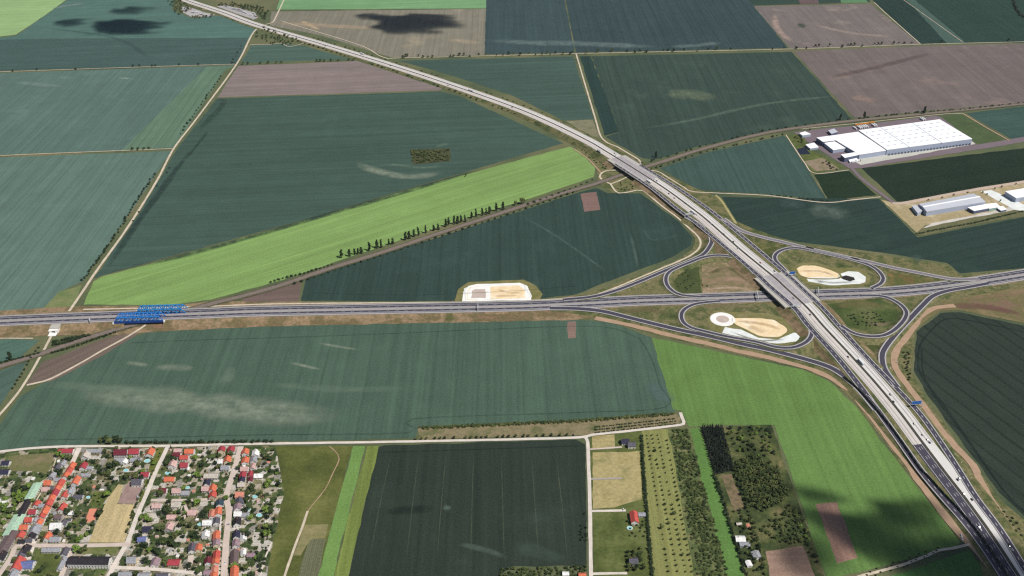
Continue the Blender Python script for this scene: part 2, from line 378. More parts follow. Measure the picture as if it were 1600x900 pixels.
sheet('field', [(1196, 862), (1254, 853), (1274, 902), (1300, 990), (1225, 990)], field_mat('bare_allotment', (156, 130, 114), tram=.1, spacing=8))
sheet('parcel', [(1126, 742), (1143, 741), (1164, 795), (1148, 800)], ground_mat('vegetable_beds', [(92, 96, 58), (130, 112, 88), (74, 82, 48)], .06, .6))
sheet('scrub_ground', [(1095, 669), (1129, 668), (1147, 736), (1117, 743)], ground_mat('needle_floor', [(40, 44, 34), (56, 58, 44)], .1, .5))
sheet('scrub_ground', [(641, 234), (703, 231.5), (704.5, 252), (645, 257.5)], ground_mat('thicket_floor', [(50, 58, 40), (74, 78, 54), (96, 92, 66)], .08, .6))
# hedge foot and long tan verge north of the lane
sheet('verge', [(652, 668), (900, 657), (1052, 646), (1064, 652), (1060, 662), (915, 680), (655, 688)], ground_mat('lane_verge', [(112, 106, 74), (140, 128, 98), (92, 100, 60)], 0.03, .5))
# railway-side and expressway-side verges
M_soil = ground_mat('embankment_soil', [(140, 112, 90), (112, 102, 70), (156, 132, 104), (96, 96, 60)], 0.022, .7)
M_verge = ground_mat('motorway_verge', [(66, 78, 44), (90, 98, 58), (124, 118, 82), (82, 92, 52), (138, 126, 94)], 0.02, .8)
sheet('verge', [(-80, 498), (70, 500), (200, 500), (420, 494), (670, 490), (900, 486), (952, 496), (900, 500), (720, 504), (420, 510), (250, 518), (180, 524), (100, 524), (-80, 531)], M_soil)
sheet('verge', [(-80, 490), (130, 478), (260, 479), (330, 471), (480, 472), (640, 473), (850, 468), (900, 462), (960, 460), (900, 480), (600, 484), (-80, 500)], M_soil)
sheet('verge', [(900, 466), (960, 444), (1050, 410), (1082, 390), (1086, 372), (1064, 345), (1000, 297), (958, 302), (935, 285), (932, 262), (900, 232), (945, 218), (1000, 250), (1030, 268), (1082, 292), (1130, 312), (1150, 347), (1240, 381), (1380, 399), (1480, 414), (1500, 430), (1700, 414), (1700, 508), (1600, 502), (1500, 484), (1470, 485), (1430, 514), (1423, 580), (1450, 628), (1558, 776), (1600, 812), (1700, 860), (1700, 990), (1560, 990), (1525, 858), (1500, 845), (1392, 704), (1340, 634), (1298, 594), (1255, 576), (1150, 553), (1020, 522), (950, 500), (880, 488)], M_verge)
sheet('verge', [(1425, 500), (1475, 470), (1520, 462), (1700, 430), (1700, 512), (1600, 505), (1500, 485), (1470, 486), (1440, 506)], ground_mat('bare_ramp_side', [(132, 104, 90), (112, 108, 70), (146, 124, 96)], 0.02, .5))
sheet('verge', [(1385, 415), (1470, 435), (1480, 441), (1390, 448)], ground_mat('rusty_weeds', [(120, 96, 60), (88, 96, 52), (140, 112, 72)], 0.03, .5))
sheet('verge', [(1060, 463), (1052, 440), (1070, 420), (1092, 413), (1096, 462)], ground_mat('dark_weeds', [(64, 76, 42), (84, 92, 52)], 0.04, .5))
sheet('verge', [(1096, 412), (1130, 404), (1160, 415), (1183, 440), (1185, 458), (1098, 461)], ground_mat('levelled_soil', [(160, 132, 110), (118, 112, 78), (178, 150, 126)], 0.03, .4))
sheet('verge', [(1290, 476), (1370, 466), (1398, 478), (1408, 490), (1398, 506), (1378, 518), (1345, 517), (1318, 506)], ground_mat('loop_grass', [(56, 72, 36), (78, 92, 48), (110, 112, 72)], 0.02, .6))
sheet('verge', [(1322, 526), (1365, 531), (1385, 527), (1374, 552), (1372, 575), (1345, 548)], ground_mat('wedge_grass', [(66, 76, 36), (84, 90, 48)], 0.03, .6))
sheet('verge', [(1150, 352), (1230, 384), (1210, 394), (1203, 405)], ground_mat('yellow_weeds', [(104, 112, 36), (70, 80, 40), (126, 122, 76)], 0.04, .5))
# basins
M_sand = ground_mat('basin_sand', [(250, 230, 192), (240, 214, 170), (252, 240, 212)], 0.03, .2)
M_conc = plain_mat('pale_concrete', (248, 246, 240), .08, .05)
M_conc2 = plain_mat('basin_apron', (232, 236, 232), .12, .06)
M_tank = plain_mat('silt', (196, 180, 168), .1, .08)
M_moat = ground_mat('basin_bank', [(112, 112, 62), (140, 132, 92)], 0.05, .5)
sheet('basin_bank', [(710, 471), (716, 452), (732, 441), (818, 437), (838, 447), (848, 460), (842, 470)], M_moat)
sheet('basin', [(722, 471), (724, 456), (732, 447), (745, 444), (812, 442), (824, 447), (829, 458), (830, 469)], M_conc)
sheet('basin', [(730, 469), (729, 458), (735, 449), (810, 446), (820, 453), (822, 466)], M_sand)
sheet('basin', [(731, 468), (730, 457), (737, 449), (766, 448), (766, 469)], M_conc)
sheet('basin', [(736, 466), (737, 455), (742, 452), (758, 452), (759, 466)], M_tank)
def oval(cx, cy, rx, ry, n=28): return [(cx + rx * math.cos(a * 2 * math.pi / n), cy + ry * math.sin(a * 2 * math.pi / n)) for a in range(n)]
sheet('basin_bank', [(1105, 498), (1115, 486), (1145, 488), (1200, 490), (1225, 498), (1248, 516), (1255, 530), (1235, 541), (1180, 539), (1130, 524), (1110, 512)], M_moat)
sheet('basin', [(1145, 497), (1187, 497), (1210, 500), (1228, 511), (1231, 518), (1218, 527), (1188, 526), (1165, 515), (1147, 506)], M_sand)
sheet('basin', [(1133, 511), (1158, 515), (1185, 528), (1215, 531), (1240, 520), (1251, 521), (1248, 533), (1215, 537), (1180, 535), (1150, 527), (1128, 521)], M_conc2)
def dish(cx, cy, rpx, depth, m1, m2):
    c = gp(cx, cy); r = rpx * mpp(cx, cy); n = 36; v = []; f = []
    z0 = LAYER[0] + .02
    for k, (q, z) in enumerate(((1.0, .05), (.96, .5), (.9, .5), (.52, .12), (.0, .1))):
        for i in range(n):
            a = 2 * math.pi * i / n; v.append((c.x + r * q * math.cos(a), c.y + r * q * math.sin(a), z0 + z))
    mi = []
    for k in range(4):
        for i in range(n):
            f.append((k * n + i, k * n + (i + 1) % n, (k + 1) * n + (i + 1) % n, (k + 1) * n + i)); mi.append(1 if k == 3 else 0)
    o = link('basin', mesh('basin', v, f, mi), [m1, m2], None, 'structure')
dish(1129, 499, 19.5, 2, M_conc, M_tank)
sheet('basin_bank', [(1236, 420), (1250, 411), (1275, 410), (1300, 418), (1345, 420), (1360, 432), (1358, 444), (1300, 450), (1255, 442)], M_moat)
sheet('basin', [(1244, 420), (1253, 415), (1274, 415), (1295, 421), (1311, 428), (1309, 435), (1265, 435), (1250, 430)], M_sand)
sheet('basin', [(1260, 434), (1309, 434), (1313, 428), (1325, 424), (1341, 425), (1353, 433), (1352, 441), (1343, 444), (1295, 446), (1263, 440)], M_conc2)
sheet('pond', [(1311, 433), (1322, 430.5), (1334, 433.5), (1336, 437.5), (1328, 440), (1318, 437)], plain_mat('pond_water', (52, 44, 36), .1, .1, rough=.15, spec=.5))
def berm(pts, wd, ht, mat):
    """low bank round a basin"""
    P_ = [gp(*q) for q in pts]; c = sum(P_, Vector()) / len(P_); P_ = smooth(P_ + [P_[0]], 6)[:-1]; n = len(P_); v = []; f = []
    for p in P_:
        d = (p - c); d.z = 0; d.normalize()
        for k, z in ((-.4, LAYER[0] + .02), (0, ht * .8), (.45, ht), (1, .3)): q = p + d * wd * k; v.append((q.x, q.y, z))
    for i in range(n):
        for k in range(3): j = (i + 1) % n; f.append((4 * i + k, 4 * i + k + 1, 4 * j + k + 1, 4 * j + k))
    link('basin_bank', mesh('basin_bank', v, f), mat, None, 'structure')
berm([(1145, 497), (1187, 497), (1210, 500), (1228, 511), (1231, 518), (1218, 527), (1188, 526), (1165, 515), (1147, 506)], 3, .8, M_moat)
berm([(1244, 420), (1253, 415), (1274, 415), (1295, 421), (1311, 428), (1309, 435), (1265, 435), (1250, 430)], 3, .8, M_moat)
berm([(729, 469), (728, 458), (734, 448.5), (811, 445.5), (821, 453), (823, 467)], 2, .7, M_conc2)
# industrial ground
M_yard = road_mat('yard_asphalt', (124, 110, 116), .15)
sheet('yard', [(1240, 207), (1270, 203), (1340, 196), (1462, 181), (1478, 186), (1527, 226), (1600, 214), (1700, 203), (1700, 214), (1600, 222), (1520, 235), (1345, 263), (1326, 263), (1290, 240), (1256, 218)], M_yard)
sheet('verge', [(1228, 212), (1255, 208), (1262, 232), (1320, 262), (1272, 271), (1255, 252)], M_lush)
sheet('verge', [(1256, 252), (1285, 247), (1312, 264), (1275, 268)], ground_mat('dry_hollow', [(160, 140, 122), (118, 112, 80)], 0.05))
sheet('pond', [(1245, 233), (1258, 230), (1267, 241), (1250, 242)], plain_mat('retention_water', (34, 36, 50), .1, .1, rough=.2, spec=.5))
sheet('verge', [(1470, 183), (1505, 178), (1572, 219), (1527, 226)], ground_mat('mown_slope', [(70, 86, 54), (84, 100, 62)], .03))
sheet('yard', [(1330, 250), (1390, 240), (1515, 219), (1524, 225), (1345, 258)], plain_mat('loading_apron', (196, 196, 186), .08, .05))
M_dry = ground_mat('dry_site', [(184, 166, 128), (164, 150, 114), (196, 180, 146)], 0.03, .35)
sheet('verge', [(1376, 312), (1405, 319), (1600, 285), (1700, 268), (1700, 322), (1560, 338), (1435, 366)], M_dry)
sheet('verge', [(1430, 366), (1446, 352), (1600, 322), (1700, 310), (1700, 324), (1560, 344), (1437, 369)], ground_mat('site_edge_scrub', [(92, 98, 66), (120, 116, 84)], .05))
sheet('yard', [(1442, 357), (1456, 349), (1545, 332), (1580, 323), (1600, 320), (1585, 328), (1500, 344)], plain_mat('hall_yard', (206, 200, 190), .15, .06))
sheet('yard', [(1532, 299), (1548, 297), (1600, 320), (1660, 330), (1600, 330), (1585, 328)], M_conc2)
# the village floor: gardens, yards and paving in plots
b = NB('village_plots'); p = b.pos()
mp = b.n('ShaderNodeMapping'); mp.inputs['Rotation'].default_value = (0, 0, -gdir((240, 745), (200, 845))); b.l(p, mp.inputs['Vector'])
vo = b.n('ShaderNodeTexVoronoi'); vo.distance = 'CHEBYCHEV'; vo.inputs['Scale'].default_value = 0.11; vo.inputs['Randomness'].default_value = 0.85; b.l(mp.outputs[0], vo.inputs['Vector'])
sp = b.n('ShaderNodeSeparateColor'); b.l(vo.outputs['Color'], sp.inputs[0])
plot = b.ramp(sp.outputs[0], [(0.0, A((62, 80, 44))), (.22, A((92, 106, 62))), (.38, A((52, 68, 38))), (.48, A((136, 130, 98))), (.58, A((186, 174, 156))), (.72, A((214, 206, 196))), (.86, A((158, 152, 146))), (.94, A((112, 104, 80)))])
plot.node.color_ramp.interpolation = 'CONSTANT'
n1 = b.noise(p, .14, 5, .7)
gr = b.ramp(n1, [(.36, A((48, 64, 34))), (.5, A((86, 100, 56))), (.62, A((150, 140, 112))), (.7, A((190, 182, 168)))])
n4 = b.noise(p, .6, 3, .7)
b.l(b.mix(.6, b.mix(.5, plot, gr), b.mix(1.0, plot, b.ramp(n4, [(.35, .35), (.65, 1.4)]), 'MULTIPLY')), b.b.inputs['Base Color'])
M_vill = b.m
sheet('village_ground', [(-80, 716), (0, 707), (90, 700), (430, 697), (444, 770), (426, 850), (405, 990), (-80, 990)], M_vill)
sheet('meadow', [(14, 713), (88, 707), (74, 742), (56, 737), (12, 736)], ground_mat('paddock', [(128, 112, 84), (108, 112, 70), (138, 124, 96)], .03, .4))
sheet('field', [(138, 848), (168, 780), (185, 757), (193, 758), (183, 788), (212, 789), (195, 848)], field_mat('mown_hay', (196, 178, 134), (180, 162, 120), gdir((190, 760), (160, 840)), tram=.15, spacing=7, streak=.4))
sheet('parcel', [(184, 787), (201, 752), (225, 756), (213, 787)], ground_mat('bare_lot', [(150, 124, 118), (168, 146, 136)], .05, .3))
sheet('meadow', [(138, 790), (147, 771), (180, 762), (166, 780), (158, 794)], M_lush)
sheet('parcel', [(133, 817), (140, 795), (157, 795), (147, 815)], plain_mat('clay_court', (220, 142, 116), .06, .1))
sheet('meadow', [(120, 856), (187, 854), (180, 866), (118, 866)], ground_mat('block_lawn', [(92, 106, 56), (128, 128, 84)], .05, .4))
sheet('meadow', [(58, 860), (108, 858), (92, 900), (46, 900)], M_lush)
sheet('verge', [(243, 700), (260, 700), (226, 786), (216, 786)], ground_mat('street_green', [(84, 98, 48), (128, 124, 62)], .05, .5))

# ---- marks in the crop: thin soil, washed-out hollows, headland tramlines
def smear_mat(name, c, amt, scale=.045):
    b = NB(name); p = b.pos(); at = b.n('ShaderNodeAttribute', attribute_name='edge')
    n = b.noise(p, scale, 5, .7); n2 = b.noise(p, .25, 3, .7)
    k = b.math('MULTIPLY', at.outputs['Fac'], b.math('ADD', b.ramp(n, [(.34, .05), (.66, .85)]), b.math('MULTIPLY', n2, .4)))
    k = b.math('MINIMUM', b.math('MULTIPLY', k, amt), 1.0)
    b.b.inputs['Base Color'].default_value = (*A(c), 1)
    tr = b.n('ShaderNodeBsdfTransparent'); mx = b.n('ShaderNodeMixShader'); b.l(k, mx.inputs[0]); b.l(tr.outputs[0], mx.inputs[1]); b.l(b.b.outputs[0], mx.inputs[2])
    b.l(mx.outputs[0], b.t.nodes['Material Output'].inputs['Surface']); return b.m
SM = {}
def smear(pts, half, c, amt=.7, name='thin_crop', rag=.35, soft=True):
    LAYER[0] += .002; z = LAYER[0]
    P_ = smooth([gp(*p) for p in pts], 8); N_ = sides(P_); v = []; f = []; al = []
    n = len(P_)
    for i, (p, q) in enumerate(zip(P_, N_)):
        e = min(1, min(i, n - 1 - i) / max(1, n * .18)) if soft else 1
        hw_ = half * (1 + rag * mnoise.noise(p * .02)) * (.45 + .55 * e if soft else 1)
        for k, a_ in ((-1, 0), (-.55, .75), (0, 1), (.55, .75), (1, 0)):
            o = p + q * hw_ * k; v.append((o.x, o.y, z)); al.append(a_ * e)
    for i in range(n - 1):
        for k in range(4): f.append((5 * i + k, 5 * i + k + 1, 5 * i + k + 6, 5 * i + k + 5))
    me = mesh(name, v, f); at = me.attributes.new('edge', 'FLOAT', 'POINT'); at.data.foreach_set('value', al)
    key = (c, amt)
    if key not in SM: SM[key] = smear_mat(name, c, amt)
    return link(name, me, SM[key], None, 'structure')
PG = (150, 162, 142); PT = (128, 150, 128); PB_ = (116, 142, 140); DK = (44, 62, 58); DK2 = (36, 48, 44)
for pts, hw_, c, amt in [
    ([(560, 253), (572, 262), (600, 270), (630, 276), (660, 275), (692, 270)], 17, PG, .8), ([(680, 230), (702, 224)], 9, PT, .5), ([(590, 257), (620, 258), (660, 262), (700, 258)], 7, PT, .5),
    ([(110, 612), (200, 620), (300, 630), (420, 644), (540, 652)], 34, PG, .75), ([(60, 600), (180, 608), (300, 622)], 12, PT, .5), ([(346, 605), (358, 585), (362, 572)], 13, PT, .55), ([(195, 566), (235, 572)], 7, PG, .6), ([(240, 574), (280, 575), (305, 577)], 9, PG, .65), ([(495, 536), (535, 543), (562, 547)], 4, PG, .8), ([(450, 566), (480, 573), (502, 578)], 4, PG, .8), ([(410, 600), (520, 608), (640, 608)], 10, PT, .4),
    ([(1040, 150), (1080, 147), (1115, 158)], 40, (132, 146, 116), .55), ([(1000, 202), (1080, 188), (1200, 162), (1330, 148)], 9, (112, 134, 116), .6), ([(1290, 123), (1370, 105), (1460, 82)], 14, (104, 88, 84), .6),
    ([(756, 63), (830, 67), (900, 68), (990, 72), (1030, 74)], 28, (128, 148, 144), .6), ([(1045, 73), (1090, 71), (1130, 66)], 18, (128, 148, 144), .55),
    ([(812, 336), (870, 370), (955, 430)], 3.5, (96, 120, 112), .6), ([(985, 366), (992, 395), (997, 422)], 4, (104, 128, 116), .6), ([(1000, 350), (1020, 375), (1070, 365)], 4, (92, 116, 108), .4),
    ([(20, 128), (50, 131), (100, 136)], 14, (150, 172, 166), .5), ([(90, 121), (115, 122)], 10, (150, 172, 166), .4), ([(185, 122), (204, 123)], 6, (170, 188, 176), .6), ([(80, 14), (105, 9), (135, 5)], 14, (150, 172, 164), .55),
    ([(1262, 326), (1295, 331), (1328, 340)], 36, (98, 114, 104), .8), ([(1215, 316), (1260, 322)], 22, (84, 108, 102), .5), ([(1420, 403), (1445, 406)], 18, (84, 106, 96), .5), ([(1340, 385), (1370, 387)], 12, (76, 100, 90), .5),
    ([(697, 788), (700, 800)], 6, (104, 124, 112), .8), ([(715, 850), (760, 860), (795, 874)], 5, (98, 116, 104), .7), ([(800, 852), (840, 862), (885, 878)], 13, (84, 104, 92), .5), ([(600, 800), (680, 795)], 9, (36, 46, 40), .6),
    ([(1012, 598), (1030, 612), (1045, 632)], 20, (104, 126, 124), .6), ([(300, 232), (250, 300), (208, 358), (165, 424)], 9, DK, .75), ([(325, 205), (290, 250)], 5, DK, .6), ([(330, 155), (350, 160), (310, 205)], 10, DK, .5), ([(165, 428), (300, 396), (490, 342), (640, 298), (760, 262)], 9, DK, .8),
    ([(428, 36), (500, 40), (600, 45)], 22, (216, 190, 158), .5), ([(470, 32), (500, 48)], 12, (222, 196, 160), .6), ([(700, 62), (750, 68)], 20, (210, 190, 160), .5), ([(1210, 20), (1215, 45), (1240, 68)], 14, (196, 172, 158), .7), ([(1270, 38), (1330, 52), (1400, 58)], 14, (196, 176, 162), .55), ([(1330, 150), (1370, 160)], 26, (182, 154, 140), .6),
    ([(1245, 40), (1260, 40)], 26, (64, 84, 62), 1.0), ([(1190, 8), (1360, 4)], 5, (90, 84, 64), .5), ([(60, 42), (180, 60), (240, 95)], 10, (60, 84, 84), .35)]:
    smear(pts, hw_, c, amt)
for pts, hw_, c, amt in [([(1150, 502), (1190, 506), (1222, 516)], 5, (206, 176, 134), .8), ([(1165, 510), (1200, 520)], 8, (222, 198, 156), .7), ([(1248, 424), (1280, 424), (1305, 431)], 4, (200, 168, 128), .8), ([(775, 452), (800, 458), (818, 456)], 4, (214, 184, 142), .8), ([(770, 463), (810, 462)], 4, (222, 196, 156), .7), ([(1140, 518), (1185, 532), (1230, 530)], 2.5, (150, 150, 142), .8), ([(1270, 437), (1300, 442), (1340, 440)], 4, (170, 172, 168), .8), ([(1275, 440), (1290, 441)], 6, (128, 128, 128), .8), ([(1100, 430), (1140, 420), (1175, 445)], 6, (96, 96, 62), .8), ([(1110, 440), (1150, 436), (1180, 452)], 9, (186, 158, 132), .7), ([(1105, 452), (1150, 450), (1182, 457)], 4, (204, 178, 152), .8), ([(1300, 480), (1350, 474), (1385, 482)], 12, (124, 118, 78), .8), ([(1350, 502), (1375, 508), (1395, 503)], 5, (140, 124, 100), .9), ([(1495, 470), (1560, 462), (1640, 455)], 5, (160, 132, 108), .7), ([(1480, 478), (1540, 480), (1600, 492)], 10, (124, 88, 82), .8), ([(1070, 480), (1130, 478), (1190, 482)], 5, (150, 132, 104), .6), ([(960, 490), (1010, 484), (1050, 492)], 9, (130, 116, 84), .6)]: smear(pts, hw_, c, amt, 'wheel_marks')
def headland(pts, c, hw_=1.5, amt=.75): smear(pts, hw_, c, amt, 'tramline', .1, False)
headland([(1700, 560), (1620, 525), (1520, 502), (1478, 499), (1452, 520), (1436, 545), (1437, 580), (1465, 625), (1500, 672), (1552, 745), (1590, 790), (1640, 826)], DK2, 1.8, .95)
headland([(1440, 545), (1445, 590), (1480, 640), (1515, 690), (1570, 770)], DK2, 1.6, .9)
headland([(205, 536), (300, 532), (460, 527), (600, 522), (735, 516), (900, 510), (960, 514), (1000, 530)], DK, 1.6, .4); headland([(1000, 530), (1018, 560), (1030, 600), (1040, 636), (900, 645), (645, 655), (640, 676), (400, 680), (60, 688)], DK, 1.6, .4)
headland([(490, 458), (640, 461), (800, 455), (900, 447)], DK, 1.5, .4)
headland([(600, 707), (760, 702), (905, 697)], DK2, 1.5, .6)
for x0, x1 in ((612, 575), (655, 634), (697, 682), (740, 735), (783, 788), (830, 842), (868, 888)): smear([(x0, 705), ((x0 + x1) / 2, 790), (x1, 885)], .9, (104, 112, 92), .5, 'tramline', .2)
# ================================================================== ROADS
M_white = plain_mat('road_paint', (246, 246, 242), .04)
M_concrete = road_mat('motorway_concrete', (216, 207, 200), .18)
M_concw = road_mat('bright_concrete', (224, 221, 216), .14)
M_asph = road_mat('fresh_asphalt', (74, 71, 84), .1)
M_asph2 = road_mat('worn_asphalt', (128, 122, 128), .15)
M_deck = road_mat('deck_asphalt', (172, 166, 168), .1)
M_shoulder = road_mat('shoulder_gravel', (166, 160, 156), .1)
M_median = ground_mat('median_strip', [(66, 62, 50), (88, 84, 66)], .1, .5)
M_dirt = plain_mat('pale_track', (208, 194, 172), .18, .12)
M_dirt2 = plain_mat('brown_track', (176, 148, 122), .12, .08)
M_lane = plain_mat('village_street', (206, 190, 178), .1, .1)
M_lanew = plain_mat('pale_street', (218, 208, 196), .12, .1)
M_cwall = plain_mat('bridge_concrete', (188, 184, 174), .08, .2)
ZM = [(-60, 1.5), (60, 2), (150, 3), (220, 6.5), (262, 8), (300, 7), (345, 6), (400, 7), (455, 8), (510, 7), (560, 5), (620, 4), (700, 3), (900, 2.5)]
ZE = [(-60, 7), (340, 7), (500, 4.5), (700, 2), (900, .8), (1700, .8)]
def zmot(px, py): return interp(ZM, py)
def zmain(px, py): return interp(ZE, px)
def near(p, q, r): return (Vector((p.x, p.y, 0)) - Vector((q.x, q.y, 0))).length < r
RAIL_X = gp(990, 265, 8); OVER_X = gp(1232, 455, 8); BLUE_X = gp(230, 495, 7); UNDER_X = gp(90, 503, 7)
FARBR = gp(408, 41, 2)

MED = [(252, -14), (275, -6), (300, 3.5), (350, 20), (400, 38.5), (500, 68), (600, 98.5), (700, 131), (800, 166), (862, 192), (919, 220), (943, 234), (990, 263), (1039.7, 295), (1082, 326), (1106, 345), (1157, 390), (1212, 435), (1222.5, 445), (1260.5, 480), (1287, 510), (1329, 555), (1369.5, 600), (1406.7, 645), (1437, 685.5), (1474.5, 735), (1506, 775.6), (1545, 829), (1592, 900), (1650, 988)]
PM = track(MED, zmot, 10)
def cutm(y0, y1):
    """stretch of the motorway between two photo rows"""
    a = gp(interp([(q, p) for p, q in MED], y0), y0, interp(ZM, y0)); b_ = gp(interp([(q, p) for p, q in MED], y1), y1, interp(ZM, y1))
    ia = min(range(len(PM)), key=lambda i: (PM[i] - a).length); ib = min(range(len(PM)), key=lambda i: (PM[i] - b_).length)
    return PM[min(ia, ib):max(ia, ib) + 1]
mot = link('motorway', None, kind='structure')
def nobr(p): return near(p, RAIL_X, 34) or near(p, OVER_X, 30)
WL, WR = 15.5, 15.5
fa = cutm(-14, 245); mi_ = cutm(245, 600); ne = cutm(600, 988)
skirt('embankment', fa, (-19, -22), (19, 22), M_verge, mot, skip=nobr)
skirt('embankment', mi_, (-22, -34), (22, 32), M_soil, mot, skip=nobr)
skirt('embankment', ne, (-40, -20), (32, 30), M_verge, mot, skip=nobr, slope=1.4)
ribbon('verge', fa, (-19, -22), (19, 22), M_verge, mot, -.2)
ribbon('verge', mi_, (-22, -34), (22, 32), M_verge, mot, -.2)
ribbon('verge', ne, (-40, -20), (32, 30), M_verge, mot, -.2)
ribbon('carriageway', cutm(-14, 692), -WL, -1.6, M_concrete, mot, .06)
ribbon('carriageway', cutm(690, 988), -WL - 1, -1.6, M_asph, mot, .062)
ribbon('carriageway', PM, 1.6, WR, M_concw, mot, .06)
for y0, y1 in ((428, 474), (246, 281)):
    P_ = cutm(y0, y1)
    ribbon('bridge_deck', P_, -34 if y0 > 400 else -24, 34 if y0 > 400 else 24, M_cwall, mot, .0)
    for s_ in (-1, 1): ribbon('bridge_deck', P_, min(s_ * 1.6, s_ * 15.5), max(s_ * 1.6, s_ * 15.5), M_deck, mot, .09)
M_wear = road_mat('polished_lane', (184, 177, 172), .1)
for off in (-13.3, -7.9, 7.9, 13.3): ribbon('lane_wear', cutm(-14, 690), off - 1.0, off + 1.0, M_wear, mot, .075)
ribbon('median', PM, -2.1, 2.1, M_median, mot, .1)
for off in (-WL + .8, -2.7, 2.7, WR - .8): ribbon('edge_line', PM, off - .18, off + .18, M_white, mot, .13)
for off in (-6, -9.8, 6, 9.8): dashes('lane_dashes', cutm(300, 988), off, M_white, mot, .13)
for off in (-8, 8): dashes('lane_dashes', cutm(60, 300), off, M_white, mot, .13, .35)
mg = MB()
for off in (-.9, .9):
    N_ = sides(PM)
    for i in range(0, len(PM) - 1):
        mg.bar(PM[i] + N_[i] * off + Vector((0, 0, .65)), PM[i + 1] + N_[i + 1] * off + Vector((0, 0, .65)), .12, .35)
mg.build('guard_rail', plain_mat('galvanised', (150, 150, 150), .05, rough=.5), mot)
# collector lanes beside the motorway
LC = [(960, 256), (985, 272), (1019, 295), (1056, 325), (1084, 346), (1139, 391), (1191, 436), (1201, 446), (1240, 480), (1262, 508), (1303, 553), (1341, 600), (1374, 645), (1405, 688), (1440, 737), (1478, 782), (1508, 816), (1540, 858), (1578, 915)]
RC = [(1000, 258), (1030, 276), (1062, 296), (1106, 326), (1130, 345), (1184, 390), (1240, 438), (1248, 446), (1284, 480), (1311, 510), (1352, 556), (1395, 601), (1436, 645), (1466, 686), (1499, 736), (1524, 776), (1564, 830), (1609, 902), (1660, 985)]
for T, (wa, wb) in ((LC, (3.2, 5.2)), (RC, (3.4, 4.2))):
    P_ = track(T, zmot, 10)
    ribbon('collector_lane', P_, (-wa - .8, -wb - .8), (wa + .8, wb + .8), M_shoulder, mot, .5)
    ribbon('collector_lane', P_, (-wa, -wb), (wa, wb), M_asph, mot, .54)
    for s_ in (-1, 1): ribbon('edge_line', P_, (s_ * (wa - .3) - .2, s_ * (wb - .3) - .2), (s_ * (wa - .3) + .2, s_ * (wb - .3) + .2), M_white, mot, .6)
    dashes('lane_dashes', P_, 0, M_white, mot, .6, .35, 5, 9)
# bridges of the motorway: slabs, parapets, piers
def solid_strip(P, a, b_, z0, z1, mb, mi=0):
    N = sides(P)
    for i in range(len(P) - 1):
        v = []
        for k in (i, i + 1):
            for off in (a, b_):
                q = P[k] + N[k] * off
                v += [q + Vector((0, 0, z0)), q + Vector((0, 0, z1))]
        # order: (i,a,lo)(i,a,hi)(i,b,lo)(i,b,hi)(k,a,lo)(k,a,hi)(k,b,lo)(k,b,hi)
        mb.add(v, [(0, 2, 6, 4), (1, 5, 7, 3), (0, 4, 5, 1), (2, 3, 7, 6), (0, 1, 3, 2), (4, 6, 7, 5)], mi)
for y0, y1, hw in ((436, 474, 34.2), (250, 278, 24.2)):
    P_ = cutm(y0, y1); mb = MB(); solid_strip(P_, -hw, hw, -1.5, -.08, mb)
    br = mb.build('overpass', M_cwall, None, label='grey concrete motorway overpass crossing the dual expressway' if y0 > 400 else 'grey concrete motorway bridge spanning the railway line', cat='bridge')
    mb = MB(); solid_strip(P_, -hw - .4, -hw, -1.6, 1.0, mb); mb.build('parapet', M_cwall, br)
    mb = MB(); solid_strip(P_, hw, hw + .4, -1.6, 1.0, mb); mb.build('parapet', M_cwall, br)
    N_ = sides(P_)
    for end in (0, -1):
        q = P_[end]; n_ = N_[end]; t_ = Vector((-n_.y, n_.x, 0)) * (1 if end == 0 else -1)
        mb = MB(); c0 = q - n_ * hw; c1 = q + n_ * hw
        mb.add([Vector((x.x, x.y, z_)) for z_ in (0, q.z - .2) for x in (c0, c1, c1 - t_ * 2, c0 - t_ * 2)], BOXF); mb.build('abutment', M_cwall, br)
    q = P_[len(P_) // 2]; n_ = N_[len(P_) // 2]
    for k in range(-3, 4):
        c = q + n_ * (k * hw / 3.6); mb = MB(); mb.box(c.x - .7, c.x + .7, c.y - .7, c.y + .7, 0, q.z - 1.4); mb.build('pier', M_cwall, br)

# --- dual expressway running west-east
MAIN = [(-90, 508), (-30, 504), (0, 501.5), (160, 495), (320, 489.5), (400, 486.5), (600, 482.5), (800, 478.5), (900, 474.5), (1000, 469.5), (1100, 466.5), (1200, 463), (1290, 460), (1390, 456), (1480, 447), (1600, 429), (1700, 412)]
PE = track(MAIN, zmain, 10)
exp_ = link('expressway', None, kind='structure')
def nobe(p): return near(p, BLUE_X, 33) or near(p, UNDER_X, 7)
hw = 15.5
skirt('embankment', PE, -hw - 1, hw + 1, M_soil, exp_, skip=nobe)
ribbon('shoulder', PE, -hw - 1, hw + 1, M_shoulder, exp_, -.02)
for s_ in (-1, 1):
    a_, b_ = sorted((s_ * 2.6, s_ * (hw - 1)))
    ribbon('carriageway', PE, a_, b_, M_asph, exp_, .05)
    a2, b2 = sorted((s_ * 9.8, s_ * (hw - 1.2)))
    ribbon('hard_shoulder', PE, a2, b2, M_asph2 if s_ < 0 else M_asph, exp_, .07)
    for off in (3.2, 9.8, hw - 1.4): ribbon('edge_line', PE, s_ * off - .22, s_ * off + .22, M_white, exp_, .1)
    dashes('lane_dashes', PE, s_ * 6.5, M_white, exp_, .1, .22, 6, 9)
ribbon('median', PE, -2.6, 2.6, M_shoulder, exp_, .06)
mb = MB(); N_ = sides(PE)
for s_ in (-1, 1):
    for i in range(len(PE) - 1):
        mb.bar(PE[i] + N_[i] * s_ * (hw + .3) + Vector((0, 0, .7)), PE[i + 1] + N_[i + 1] * s_ * (hw + .3) + Vector((0, 0, .7)), .15, .4)
